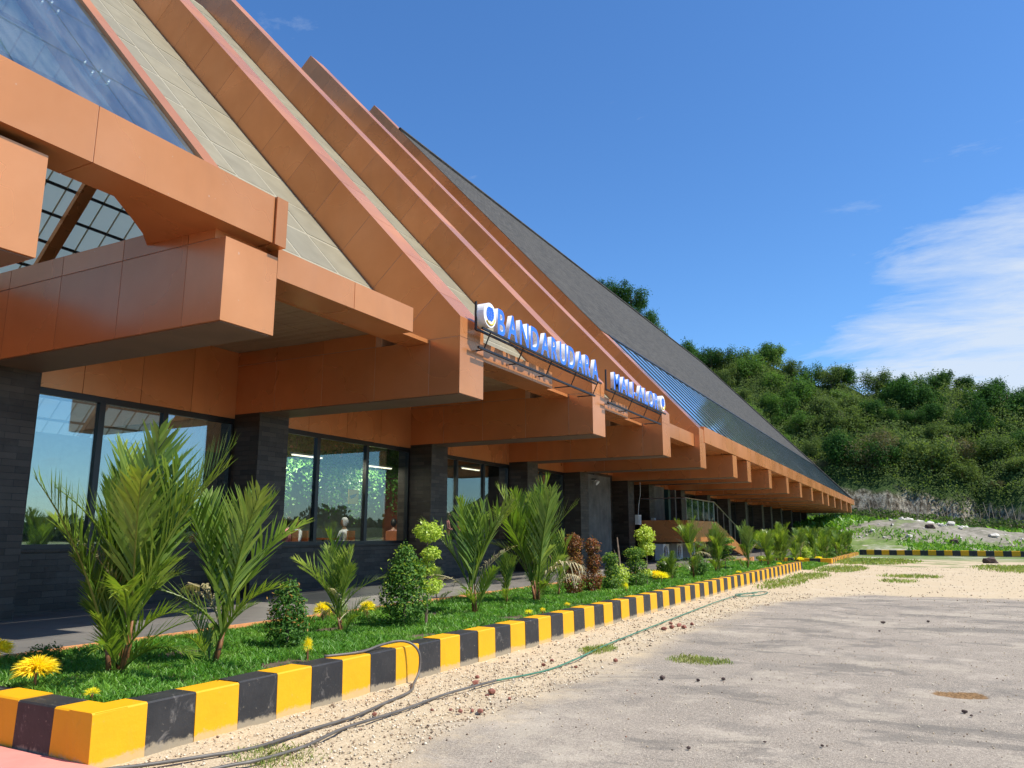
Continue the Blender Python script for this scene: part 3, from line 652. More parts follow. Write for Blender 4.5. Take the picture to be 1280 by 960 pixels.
def emblem(root, y, z, r, xf, tail=True):
    m = MB(); seg = 28
    m.add([(0, r*math.cos(a), r*math.sin(a)) for a in [2*math.pi*i/seg for i in range(seg)]]+[(.2, r*math.cos(a), r*math.sin(a)) for a in [2*math.pi*i/seg for i in range(seg)]],
          [tuple(range(seg-1, -1, -1)), tuple(range(seg, 2*seg))]+[(i, (i+1) % seg, seg+(i+1) % seg, seg+i) for i in range(seg)])
    d = m.build('emblem_disc', 'letter_white', parent=root); d.location = (xf-.1, y, z)
    g = MB(); r2 = r*.62; n = 7     # blue globe cut by white meridians and parallels
    for i in range(-2, 3):
        z0 = i*r2*.36-r2*.15; z1 = z0+r2*.29
        for j in range(4):
            t0 = -1+j*.5+.05; t1 = t0+.4
            w0 = math.sqrt(max(0, r2*r2-z0*z0)); w1 = math.sqrt(max(0, r2*r2-z1*z1))
            if w0+w1 < r2*.3: continue
            g.add([(0, w0*t0, z0), (0, w0*t1, z0), (0, w1*t1, z1), (0, w1*t0, z1), (.012, w0*t0, z0), (.012, w0*t1, z0), (.012, w1*t1, z1), (.012, w1*t0, z1)], [(4, 5, 6, 7), (0, 1, 5, 4), (1, 2, 6, 5), (2, 3, 7, 6), (3, 0, 4, 7)])
    b = g.build('globe', 'letter_blue', parent=root); b.location = (xf+.102, y, z+r*.12)
    a = MB(); pts = [(0, r*.78*math.cos(t), r*.78*math.sin(t)) for t in np.linspace(-2.4, -.3, 10)]; a.tube(pts, .018, 5); a = a.build('gold_arc', 'yellow_paint', parent=root); a.location = (xf+.105, y, z)
def sign_frame(root, y0, y1, z, xf):
    m = MB()
    m.box(xf-.08, xf-.04, y0, y1, z-.05, z-.01); m.box(xf+.06, xf+.10, y0, y1, z-.05, z-.01); m.box(xf-.08, xf-.04, y0+.1, y1-.1, z-.37, z-.33)
    y = y0+.3
    while y < y1:
        m.tube([(xf+.09, y, z-.04), (xf-.07, y+.02, z-.36)], .014, 5); m.tube([(xf-.07, y, z-.36), (-7.35, y, z-.36)], .014, 5); y += 1.35
    m.tube([(xf-.07, y0+.02, z-.05), (xf-.07, y0+.02, z+.5)], .025, 5)
    m.build('frame', 'black_steel', parent=root)
XS = -6.88
s1 = thing('name_sign', 'blue and white channel letter sign reading BANDARUDARA with globe emblem on black frame', 'sign', (0, 0, 0))
sign(s1, 'BANDARUDARA', 12.40, 17.62, 5.35, .52, XS, .10); emblem(s1, 12.00, 5.60, .235, XS); sign_frame(s1, 11.75, 17.7, 5.33, XS)
s2 = thing('name_sign', 'shorter blue and white letter sign reading MALI-ALOR ending in a small emblem', 'sign')
sign(s2, 'MALI-ALOR', 18.72, 22.6, 5.33, .48, XS, .10); emblem(s2, 22.88, 5.57, .24, XS); sign_frame(s2, 18.4, 23.2, 5.31, XS)

# ---------------------------------------------------------------- plants
def frond_mesh(name, L, a0, a1, n=38, ll=.42, lift=.35, mat='palm_leaf', seed=0, width=.022, droop=.14):
    """rachis leaves the origin at angle a0 from vertical, ends at a1, bending toward +X; leaflets both sides"""
    rnd = random.Random(seed); m = MB(); pts = []; p = Vector((0, 0, 0)); ns = 14
    for i in range(ns+1):
        t = i/ns; an = a0+(a1-a0)*t**1.3; pts.append(p.copy()); p = p+Vector((math.sin(an), 0, math.cos(an)))*(L/ns)
    m.tube(pts, [.013*(1-.85*i/ns) for i in range(ns+1)], 4)
    def at(t):
        f = min(t*ns, ns-.001); i = int(f); return pts[i].lerp(pts[i+1], f-i), (pts[i+1]-pts[i]).normalized()
    side = Vector((0, 1, 0))
    for i in range(n):
        t = .16+.83*(i+.5)/n; q, tg = at(t); nrm = side.cross(tg).normalized()*-1
        if nrm.z < 0 and False: nrm = -nrm
        for sgn in (-1, 1):
            if rnd.random() < .04: continue
            l = L*ll*(math.sin(math.pi*min(1, (t*.86+.12)))**.7)*rnd.uniform(.82, 1.12)
            fw = 1.0+.15*t+rnd.uniform(-.10, .12); d = (tg*fw+side*sgn*(.62-.15*t+rnd.uniform(-.12, .1))+nrm*(lift+rnd.uniform(-.2, .2))).normalized()
            wv = d.cross(nrm).normalized(); w = width*rnd.uniform(.8, 1.15)
            dr = Vector((0, 0, -1))*droop*l*rnd.uniform(.4, 1.4)
            A, B, C = q, q+d*l*.45+dr*.12, q+d*l+dr
            vs = [A-wv*w*.25, A+wv*w*.25, B+wv*w*.5, B-wv*w*.5, C]; m.add(vs, [(0, 1, 2, 3), (3, 2, 4)], 0)
    return m.mesh(name, mat)
FR = []
spec = [(1.0, .05, .40, .44), (1.0, .10, .70, .42), (1.0, .16, .95, .40), (1.0, .25, 1.3, .38), (1.0, -.02, .18, .44), (1.0, .35, 1.7, .36)]
for i, (L, a, b, ll) in enumerate(spec):
    FR.append(frond_mesh('frond', L, a, b, 24, ll, .30, 'palm_leaf', 10+i))
FD = [frond_mesh('frond', 1.0, .15, .9, 22, .36, .5, 'palm_dry', 31, .022, .6), frond_mesh('frond', 1.0, .6, 2.2, 18, .36, .1, 'palm_dry', 32, .022, .8)]
def palm(x, y, h, label, nf=12, sc=.72, dry=1, seed=1, spread=1., stems=3, z=.33, stemh=.22, low=.5, aims=None):
    rnd = random.Random(seed); root = thing('palm', label, 'palm', (x, y, z), 'palms planted along the garden bed')
    tips = []
    for i in range(stems):
        a = rnd.uniform(0, 6.28); r = .05*(stems > 1); hh = h*stemh*rnd.uniform(.7, 1.15); p0 = Vector((math.cos(a)*r, math.sin(a)*r, -.03)); p1 = p0+Vector((math.cos(a)*hh*.18, math.sin(a)*hh*.18, hh))
        m = MB(); m.tube([p0, p0.lerp(p1, .5)+Vector((.01, 0, 0)), p1], [.017*h/2+.008, .014*h/2+.006, .009], 7); m.build('stem', 'palm_stem', parent=root, smooth=True); tips.append(p1)
    for i in range(nf):
        t = rnd.random(); k = [4, 0, 0, 1, 1, 2, 3, 5][min(7, int((i+.5)/nf*8))]
        me = FR[k]
        if i >= nf-dry: me = FD[i % 2]
        Lf = h*sc*(1.0 if k in (4, 0) else (.88 if k in (1, 2) else .62))*rnd.uniform(.85, 1.12)
        f = link('frond', me, root, tips[i % stems]*(.75 if k > 2 else .95), None, Lf)
        az = i*2.399+rnd.uniform(-.4, .4) if aims is None else aims[i % len(aims)]+rnd.uniform(-.5, .5)
        f.rotation_euler = (rnd.uniform(-.12, .12)*spread, rnd.uniform(-.08, .3)*spread, az)
        f.scale = (Lf*spread, Lf, Lf)
    for i in range(int(nf*low)):
        me = FR[[2, 3, 5][i % 3]]; Lf = h*.42*rnd.uniform(.6, 1.1); a = rnd.uniform(0, 6.28); f = link('frond', me, root, (math.cos(a)*.03, math.sin(a)*.03, rnd.uniform(.02, .3)*stemh*h), None, Lf)
        f.rotation_euler = (rnd.uniform(-.15, .15), rnd.uniform(-.05, .5), a)
    return root
def lobes_bush(kind, h, w):
    if kind == 'cone': return [(0, 0, h*.30, w*.5, w*.5, h*.32), (0, 0, h*.58, w*.42, w*.42, h*.28), (0, 0, h*.82, w*.24, w*.24, h*.2)]
    if kind == 'stack': return [(0, 0, h*.22, w*.5, w*.5, h*.25), (.02, .01, h*.55, w*.40, w*.40, h*.2), (0, 0, h*.85, w*.42, w*.42, h*.16)]
    if kind == 'ball': return [(0, 0, h*.5, w*.5, w*.5, h*.5)]
    if kind == 'tiers': return [(w*.1, w*.1, h*.35, w*.38, w*.38, h*.07), (-w*.1, 0, h*.52, w*.36, w*.4, h*.08), (w*.16, -.02, h*.66, w*.32, w*.32, h*.07), (-.02, .04, h*.86, w*.46, w*.46, h*.10)]
    if kind == 'tower': return [(0, 0, h*.2, w*.3, w*.3, h*.06), (.02, 0, h*.62, w*.42, w*.42, h*.14), (-.02, .02, h*.84, w*.48, w*.48, h*.15)]
def bush(name, label, cat, x, y, h, w, kind, mat, n, leaf=.05, tipmat=None, z=.34, stem=.02, seed=0, group=None, asp=2.0):
    root = thing(name, label, cat, (x, y, z), group); L = lobes_bush(kind, h, w); P, U = shell_points(L, n, .45, .22)
    P[:, 2] = np.maximum(P[:, 2], .02); V, F = leaves(P, U+np.array([0, 0, .5]), np.full(n, leaf), asp)
    link('foliage', rawmesh('foliage', V, F, mat), root)
    if tipmat:
        P, U = shell_points(L, n//7, .97, .2); P = P[P[:, 2] > h*.25]; U = U[:len(P)]
        V, F = leaves(P, np.tile([0, 0, 1.], (len(P), 1)), np.full(len(P), leaf*.9), 2.4); link('new_leaves', rawmesh('new_leaves', V, F, tipmat), root)
    m = MB(); m.tube([(0, 0, -.03), (.01, .01, h*.45), (-.01, 0, h*.85)], [stem, stem*.8, stem*.4], 6); m.build('stem', 'bark', parent=root)
    return root
palm(-6.65, 4.86, 2.37, 'tallest bushy palm nearest the corner of the kerb, with reddish stems', 21, .72, 1, 3, 1.0, 5)
palm(-6.37, 5.67, 1.95, 'open palm with pale backlit fronds, second along the garden from the kerb corner', 10, .78, 1, 8, 1.3, 3)
palm(-6.81, 8.23, 1.46, 'small spiky palm with whitish dead tips between the two dark conical bushes', 12, .66, 3, 12, 1.25, 2)
palm(-8.01, 12.3, .8, 'thin young palm sprout beside the tall dark conical bush', 5, .6, 0, 5, .9, 1)
palm(-6.58, 11.27, 2.1, 'tall leaning palm with a bent white-tipped frond in front of the third window', 9, .78, 2, 19, 1.1, 3)
palm(-6.96, 12.97, 1.15, 'low slim palm standing between two tall palms', 8, .7, 0, 23, .8, 1)
palm(-6.59, 13.56, 2.45, 'large dense dark green palm just before the red-leaved bushes', 15, .74, 2, 29, .95, 4)
palm(-6.92, 15.2, 1.6, 'pale drooping palm tucked behind the dense palm and beside the red bushes', 7, .7, 3, 31, .8, 1)
palm(-5.96, 22.58, 2.25, 'tall single-stemmed palm leaning over the air conditioner units', 14, .42, 2, 37, 1.2, 1, stemh=.52)
palm(-6.28, 26.84, 1.75, 'full palm with grey dry upper frond in front of the stair landing', 14, .7, 2, 41, 1.1, 3)
palm(-5.87, 29.5, 1.85, 'narrow upright palm in front of the copper stair stringer', 9, .74, 1, 43, .8, 2)
palm(-5.70, 33.44, 1.8, 'palm with a lime shrub behind it, near the end of the long kerb', 13, .7, 1, 47, 1.1, 3)
palm(-5.61, 36.2, 1.65, 'last bushy palm before the end of the long kerb', 13, .72, 0, 53, 1.1, 3)
palm(-6.9, 44.0, 2.2, 'thin grey-headed palm standing behind the short cross kerb', 12, .5, 4, 59, 1.1, 1, stemh=.5, z=0.)
fp = [(-5.3, 48.5, 1.6), (-7.2, 55, 2.4), (-7.4, 59, 2.2), (-6.6, 64, 2.3), (-5.2, 60.2, 2.0), (-5.0, 54.6, 1.8), (-6.8, 41.5, 1.7), (-5.7, 40.0, 1.4), (-6.6, 49.5, 2.0), (-6.1, 51.5, 2.3), (-5.7, 53.8, 1.7), (-6.0, 56.5, 2.1), (-5.4, 58.2, 1.9), (-5.9, 61, 2.3), (-5.3, 63, 1.7), (-5.3, 66, 2.1), (-8.0, 52, 2.2), (-7.6, 47.5, 2.0)]
for i, (x, y, h) in enumerate(fp):
    r = palm(x, y, h, ('tall ' if h > 2.15 else 'short ' if h < 1.9 else '')+'distant palm in the cluster '+('just past the long kerb end' if y < 48 else 'in the middle of the low far kerb' if y < 58 else 'at the far end of the low kerb'), 11, .66, i % 3, 60+i, 1.0, 2, z=0., stemh=.3)
bush('conical_bush', 'small dark conical bush with orange new tips between second and third palms', 'bush', -6.51, 6.87, .76, .50, 'cone', 'bush_green', 2600, .045, 'new_leaf', group=None)
bush('conical_bush', 'larger dark conical bush in front of the second window column', 'bush', -6.50, 9.12, 1.12, .70, 'cone', 'bush_green', 4200, .05, 'bush_lime')
bush('topiary', 'lime green tiered topiary rising behind the larger conical bush', 'topiary', -6.42, 9.55, 1.5, .46, 'tiers', 'bush_lime', 2600, .05, None, stem=.022)
bush('red_bush', 'red-leaved columnar bush, the bigger of the pair', 'bush', -6.8, 15.78, 1.27, .5, 'stack', 'bush_red', 2600, .055, 'new_leaf')
bush('red_bush', 'smaller red-leaved bush with a loose round head', 'bush', -6.68, 16.6, 1.18, .42, 'stack', 'bush_red', 2200, .055, 'new_leaf')
bush('green_bush', 'dark green rounded bush beside the smaller red bush', 'bush', -6.40, 17.0, .85, .45, 'stack', 'bush_green', 1800, .055, 'bush_lime')
bush('pale_shrub', 'bare-trunked shrub with a low tuft of lime leaves', 'shrub', -6.58, 18.0, .55, .55, 'ball', 'bush_lime', 900, .06)
m = MB(); m.tube([(0, 0, 0), (.02, .05, .6), (-.05, .1, 1.2)], [.035, .028, .015], 6); m.tube([(0, .02, .35), (-.05, -.12, .9)], [.02, .008], 5); o = m.build('bare_trunk', 'bark'); o.location = (-6.62, 18.1, .33); tag(o, 'bare forked grey trunk standing in the lime-tufted shrub', 'trunk')
bush('green_bush', 'dark glossy bush in front of the grey concrete wall', 'bush', -6.40, 18.72, .95, .62, 'stack', 'bush_green', 2200, .06, 'bush_lime')
bush('topiary', 'lime topiary tower with thin trunk beside the dark glossy bush', 'topiary', -6.30, 19.3, 1.5, .50, 'tower', 'bush_lime', 2400, .06)
bush('green_bush', 'low yellowish green bush below the tall leaning palm', 'bush', -6.57, 22.0, .65, .6, 'ball', 'bush_green', 1400, .07, 'bush_lime')
bush('green_bush', 'round dark bush beside the short cycad', 'bush', -6.2, 24.0, .6, .6, 'ball', 'bush_green', 1400, .07)
bush('tiered_bush', 'olive green bush clipped in flat tiers below the stair', 'bush', -6.5, 29.0, 1.2, .8, 'tiers', 'bush_green', 1800, .07, 'bush_lime')
bush('pale_shrub', 'cream-flowered shrub behind the palm near the kerb end', 'shrub', -6.3, 35.0, 1.35, .7, 'tower', 'bush_lime', 1400, .08)
bush('pale_shrub', 'yellow-green shrub among the far palms', 'shrub', -6.5, 50, .9, .9, 'ball', 'bush_lime', 900, .09, z=0.)
for i, (x, y, h) in enumerate(((-6.4, 53, .9), (-5.6, 56.2, .8), (-6.2, 62, 1.0), (-5.2, 64.5, .8))): bush('green_bush', ('low', 'round', 'tall', 'last')[i]+' dark bush growing among the distant palms of the low kerb', 'bush', x, y, h, .9, 'ball', 'bush_green', 800, .10, 'bush_lime', z=0.)
palm(-6.32, 21.6, .75, 'short squat cycad with arching dark fronds beside the lime tower', 14, .8, 0, 71, 1.5, 1, stemh=.3)
def bloom(x, y, h, w, label, n=420, z=.34):
    n *= 2
    root = thing('yellow_flower', label, 'flower', (x, y, z)); m = MB(); n = int(n)
    for i in range(n):
        u = Vector((random.gauss(0, 1), random.gauss(0, 1), random.gauss(.35, 1))).normalized()
        if u.z < -.3: u.z = -u.z
        c = Vector((0, 0, h*.55)); a = c+Vector((u.x*w*.2, u.y*w*.2, u.z*h*.2)); L = random.uniform(.55, 1.15); b = c+Vector((u.x*w*.5*L, u.y*w*.5*L, u.z*h*.5*L)); s = u.cross(Vector((random.random(), random.random(), random.random()))).normalized()*w*.012
        mid = a.lerp(b, .6)+Vector((0, 0, h*.03)); m.add([a-s*.5, a+s*.5, mid+s, mid-s, b+Vector((0, 0, -h*.04))], [(0, 1, 2, 3), (3, 2, 4)])
    m.build('petals', 'yellow_bloom', parent=root); m = MB(); m.tube([(0, 0, -.03), (0, 0, h*.5)], .012, 5); m.build('stem', 'palm_stem', parent=root)
bloom(-6.62, 4.10, .27, .36, 'large spiky yellow flower ball in the grass near the red paving', 600)
bloom(-8.09, 4.6, .26, .32, 'yellow flower ball at the edge of the porch, cut by the picture edge', 400)
bloom(-5.80, 4.05, .10, .13, 'tiny yellow flower on the grass right behind the corner kerb blocks', 150)
bloom(-5.62, 6.24, .24, .12, 'narrow two-tier yellow flower close to the kerb in front of the small conical bush', 260)
bloom(-7.84, 8.99, .30, .32, 'yellow flower ball behind the small spiky palm on its near side')
bloom(-7.62, 9.73, .27, .29, 'yellow flower ball between the small spiky palm and the larger conical bush')
bloom(-5.55, 11.1, .12, .16, 'small yellow flower peeping over the kerb by the tall leaning palm', 150)
bloom(-5.50, 11.5, .12, .12, 'tiny yellow flower over the kerb, second after the leaning palm', 120)
bloom(-5.6, 12.7, .11, .13, 'tiny yellow flower over the kerb by the dense palm', 120)
bloom(-5.8, 16.3, .25, .15, 'slim yellow flower spike by the kerb in front of the red bushes', 160)
bloom(-6.2, 20.2, .3, .45, 'yellow flowering clump under the lime tower', 250); bloom(-6.6, 21.0, .3, .45, 'yellow flowering clump beside the squat cycad', 250)
bloom(-5.3, 25.5, .14, .25, 'low yellow flower behind the kerb below the stair landing', 120); bloom(-5.35, 33.6, .14, .28, 'low yellow flower behind the last kerb stripes', 120)
bloom(-6.2, 45.5, .3, .6, 'yellow flowers on the cross kerb bed', 200, .1); bloom(-5.4, 47.5, .3, .5, 'yellow flowers at the corner of the cross kerb', 200, .1)
bush('green_bush', 'low dark olive mound of leaves beside the spiky yellow flower ball', 'bush', -7.75, 4.86, .2, .34, 'ball', 'bush_green', 900, .03)
# lawn blades
def blades(name, rects, mat, hmul=1, z=.33, mask=None):
    Vs = []; 
    for (x0, x1, y0, y1, dens, h, w) in rects:
        n = int((x1-x0)*(y1-y0)*dens); P = np.stack([rng.uniform(x0, x1, n), rng.uniform(y0, y1, n), np.full(n, z)], 1)
        if mask is not None: P = P[mask(P)]
        n = len(P); a = rng.uniform(0, 6.283, n); s = np.stack([np.cos(a), np.sin(a), np.zeros(n)], 1)*(w*.5); b = rng.uniform(0, 6.283, n); t = rng.uniform(.3, 1.1, n)[:, None]
        hh = (h*hmul*rng.uniform(.5, 1.25, n)*(1+.35*np.sin(P[:,0]*5+P[:,1]*3.1)*np.sin(P[:,1]*4.3-P[:,0])))[:, None]; lean = np.stack([np.cos(b), np.sin(b), np.zeros(n)], 1)*hh*t
        up = np.array([0, 0, 1.])*hh; mid = P+up*.6+lean*.35; tip = P+up*.92+lean
        Vs.append(np.stack([P-s, P+s, mid+s*.8, tip, mid-s*.8], 1))
    V = np.concatenate(Vs).reshape(-1, 3); n = len(V)//5; F = np.arange(5*n).reshape(n, 5); return link(name, rawmesh(name, V, F, mat))
def inbed(P): return (P[:, 0] < -5.47+.0055*(P[:, 1]-3.7)) & ~((np.abs(np.sin(P[:,0]*2.1+1)*np.sin(P[:,1]*1.3)) > .93))
o = blades('lawn', [(-8.4, -5.4, 4.0, 9, 2600, .06, .010), (-8.4, -5.4, 9, 16, 1300, .065, .014), (-8.4, -5.3, 16, 28, 500, .075, .024), (-8.4, -5.2, 28, 37.8, 260, .09, .04)], 'grass_blade', mask=inbed)
tag(o, kind='stuff', label='short bright green grass growing in the garden bed', cat='grass')
def patches(P): 
    q = np.zeros(len(P), bool)
    for cx, cy, rx, ry in ((-4.35, 4.55, .42, .35), (-2.7, 10.3, .45, .35), (-4.3, 27.5, .7, 3.6), (-4.1, 32.5, .8, 3.2), (-3.6, 40, 1.2, 4.5), (-.9, 30.4, .7, 1.1), (-.6, 34, 1.2, 1.4), (5.4, 44, 3.6, 6.5), (-3.2, 52, 3.0, 6), (-4.2, 10.6, .25, .5)):
        q |= ((P[:,0]-cx)/rx)**2+((P[:,1]-cy)/ry)**2 < (rng.uniform(.15, 1.05, len(P)))
    return q
o = blades('roadside_grass', [(-4.9, -3.6, 3.8, 5.1, 2200, .035, .006), (-4.6, -2, 9.5, 11.5, 2500, .05, .008), (-5, 9, 23, 48, 150, .09, .03), (-6, 3, 45, 59, 80, .13, .06)], 'grass_dry', z=.0, mask=patches)
tag(o, kind='stuff', label='sparse tufts of dry grass on the gravel shoulder and apron', cat='grass')
def farmask(P):
    v = np.sin(P[:,0]*.7+1.2)+np.sin(P[:,1]*.33+P[:,0]*.2)+rng.normal(0, .5, len(P)); m = (v > -.35)
    mound = ((P[:,0]-1.5)/10)**2+((P[:,1]-87)/9)**2 < rng.uniform(.4, 1.1, len(P)); return m & ~mound
V = []
o = blades('meadow', [(-9, 26, 67.8, 84, 26, .28, .14), (-14, 30, 84, 118, 20, .5, .24)], 'grass_blade', z=0, mask=farmask)
me = o.data; co = np.empty(len(me.vertices)*3, np.float32); me.vertices.foreach_get('co', co); co = co.reshape(-1, 3)
base = co[0::5]; hz = np.array([ground_h(float(p[0]), float(p[1])) for p in base]); co[:, 2] += np.repeat(hz, 5); me.vertices.foreach_set('co', co.ravel()); me.update()
tag(o, kind='stuff', label='rough grass on the slope behind the far kerb', cat='grass')

o = blades('verge_grass', [(-9, -4.75, 38.2, 46.2, 200, .14, .05), (-9, -4.75, 46.6, 67, 110, .16, .07)], 'grass_blade', z=.0); tag(o, kind='stuff', label='green grass behind the low far kerb', cat='grass')
# ---------------------------------------------------------------- stones, hoses
def rock_mesh(seed, sub=1):
    bm = bmesh.new(); bmesh.ops.create_icosphere(bm, subdivisions=sub, radius=.5); rd = random.Random(seed); sc = (1, rd.uniform(.6, .9), rd.uniform(.45, .7))
    for v in bm.verts:
        k = 1+rd.uniform(-.25, .25); v.co = Vector((v.co.x*sc[0]*k, v.co.y*sc[1]*k, v.co.z*sc[2]*k))
    me = bpy.data.meshes.new('rock'); bm.to_mesh(me); bm.free(); return me
rocks = [rock_mesh(i, 1) for i in range(5)]
bigr = [rock_mesh(20+i, 2) for i in range(4)]
st = [(-2.74,8.82,.07),(-2.36,8.9,.05),(-2.12,9.09,.05),(-1.84,9.23,.03),(-3.99,6.37,.05),(-3.88,6.36,.05),(-3.8,6.44,.05),(-3.72,6.44,.06),(-4.14,6.29,.04),(-4.01,7.08,.05),(-4.04,7.24,.08),(-4.3,9.01,.06),(-4.34,9.34,.06),(-3.74,7.05,.05),(-1.24,6.58,.03),(-1.72,6.13,.035),(.18,8.49,.05),(.23,8.35,.03),(-.83,6.67,.03),(-.8,16.02,.10),(-3.62,9.71,.07),(-.08,16.7,.06),(-.8,14.71,.04),(-3.88,9.04,.05),
      (-4.05,13.24,.12),(-4.0,13.52,.1),(-3.96,13.81,.12),(-3.81,13.62,.1),(-3.82,14.16,.09),(-4.19,14.1,.1),(-4.5,5.9,.05),(-4.45,7.6,.08),(-4.6,7.9,.06)]
bmat = M['brick_red']
for me in rocks: me.materials.append(M['brick_red'])
rk2 = [m_.copy() for m_ in rocks]
for me in rk2: me.materials[0] = M['dark_rock']
for i, (x, y, s) in enumerate(st):
    red = x < -3.5; o = link('stone', (rocks if red else rk2)[i % 5], None, (x, y, s*.22+.01), random.uniform(0, 6), s*1.15)
    tag(o, 'reddish brick fragment lying on the pale gravel shoulder' if red else 'small dark stone lying on the grey asphalt', 'stone', 'brick fragments on the gravel' if red else 'dark stones on the asphalt')
def pebbles():
    N1, N2, N3 = 9000, 4200, 5200; P = []
    for n, y0, y1 in ((N1, 3.7, 9), (N2, 9, 23)):
        y = rng.uniform(y0, y1, n); e = np.array([asp_edge(v) for v in y]); x = -5.15+(e+.35+5.15)*rng.uniform(0, 1, n)**.9; P.append(np.stack([x, y, (.004+.013*rng.uniform(0, 1, n)**2.5)*(1+(y > 9)*.5)], 1))
    y = rng.uniform(3.5, 23, N3); x = rng.uniform(-3.8, 4, N3); P.append(np.stack([x, y, rng.uniform(.004, .012, N3)], 1))
    y = rng.uniform(22, 46, 2600); x = rng.uniform(-4.8, 8, 2600); P.append(np.stack([x, y, rng.uniform(.008, .028, 2600)], 1))
    P = np.concatenate(P); n = len(P); O = np.array([(1,0,0),(0,1,0),(-1,0,0),(0,-1,0),(0,0,.7),(0,0,-.7)], float)
    V = O[None]*(1+rng.uniform(-.35, .35, (n, 6, 1)))*P[:, 2][:, None, None]; a = rng.uniform(0, 6.28, n); c, s = np.cos(a)[:, None], np.sin(a)[:, None]
    X = V[:,:,0]*c-V[:,:,1]*s*.7; Y = V[:,:,0]*s+V[:,:,1]*c*.7; V = np.stack([X+P[:,0:1], Y+P[:,1:2], V[:,:,2]+P[:,2:3]*.35+np.array([ground_h(float(q[0]), float(q[1])) for q in P])[:, None]], 2).reshape(-1, 3)
    T0 = np.array([(0,1,4),(1,2,4),(2,3,4),(3,0,4),(1,0,5),(2,1,5),(3,2,5),(0,3,5)]); F = (T0[None]+6*np.arange(n)[:, None, None]).reshape(-1, 3)
    k = NT('pebble'); g = k.n('NewGeometry'); k.base(k.ramp(g.outputs['Random Per Island'], [(0, (.08, .06, .045)), (.12, (.26, .18, .12)), (.3, (.46, .365, .25)), (.7, (.58, .49, .36)), (.96, (.72, .65, .52)), (1, (.28, .12, .075))])); k.set(.9, 0, .2); M['pebble'] = k.m
    tag(link('gravel', rawmesh('gravel', V, F, 'pebble')), kind='stuff', label='loose pale gravel scattered along the kerb and road', cat='gravel')
pebbles()
def smooth(pts, n=6):
    out = []; P = [Vector(p) for p in pts]
    for i in range(len(P)-1):
        a, b, c, d = P[max(i-1, 0)], P[i], P[i+1], P[min(i+2, len(P)-1)]
        for k in range(n):
            t = k/n; out.append(.5*((2*b)+(c-a)*t+(2*a-5*b+4*c-d)*t*t+(3*b-a-3*c+d)*t**3))
    return out+[P[-1]]
m = MB(); m.tube(smooth([(-5.45, 6.3, .395), (-5.29,6.68,.40), (-5.30,7.0,.425), (-5.24,7.25,.445), (-5.13,7.36,.41), (-5.05,7.40,.30), (-5.04,7.38,.12), (-4.98,7.2,.035), (-4.79,6.86,.025), (-4.68,6.28,.025), (-4.59,5.7,.025), (-4.61,5.13,.025), (-4.6,4.59,.025), (-4.75,4.21,.03), (-4.92,3.9,.03), (-5.05,3.4,.07), (-5.4,2.4,.07)]), .014, 7)
tag(m.build('hose', 'hose_dark', smooth=True), 'dark hose looping over the kerb and back along the gravel toward the corner', 'hose')
root = thing('hose', 'long thin hose along the shoulder, grey near and green farther off', 'hose')
h2 = [(-4.9,2.6,.07),(-4.6,3.5,.03),(-4.41,4.12,.03),(-4.32,4.34,.03),(-4.28,4.76,.03),(-4.38,5.34,.03),(-4.35,6.08,.03),(-4.38,6.94,.03),(-4.29,7.77,.03)]
m = MB(); m.tube(smooth(h2), .013, 7); m.build('grey_length', 'hose_dark', parent=root, smooth=True)
h3 = [(-4.29,7.77,.03),(-4.08,8.55,.03),(-4.09,9.46,.03),(-4.22,11.02,.03),(-4.30,12.89,.03),(-4.40,15.79,.03),(-4.5,19.1,.03),(-4.46,21.42,.03),(-4.2,22.86,.03),(-3.95,22.6,.03),(-4.0,21.4,.03),(-4.44,20.9,.04),(-4.3,21.8,.06),(-4.05,21.2,.05),(-4.3,20.6,.05),(-4.5,21.2,.06),(-4.1,21.9,.06)]
m = MB(); m.tube(smooth(h3), .011, 6); m.build('green_length', 'hose_green', parent=root, smooth=True)
for me in bigr: me.materials.append(M['pale_rock'])
for i in range(80):
    x = random.gauss(-.5, 4.2); y = random.uniform(78, 95); s = random.choice([.15, .2, .25, .3, .4, .55, .9]);
    tag(link('boulder', bigr[i % 4], None, (x, y, ground_h(x, y)+s*.15), random.uniform(0, 6), s), 'pale limestone rubble lump on the grassy mound beyond the far kerb', 'boulder', 'limestone rubble on the mound')
big2 = [m_.copy() for m_ in bigr[:2]]
for me in big2: me.materials[0] = M['dark_rock']
for x, y, s, lb in ((.6, 83, .9, 'dark boulder sitting on top of the rubble mound'), (2.3, 78, .8, 'dark boulder at the near foot of the rubble mound'), (3.2, 52, .8, 'flat dark lump in the grass near the far kerb'), (6.6, 79, .6, 'small dark boulder on the grass right of the rubble mound')):
    tag(link('boulder', big2[0], None, (x, y, ground_h(x, y)+.12), .4, s), lb, 'boulder')

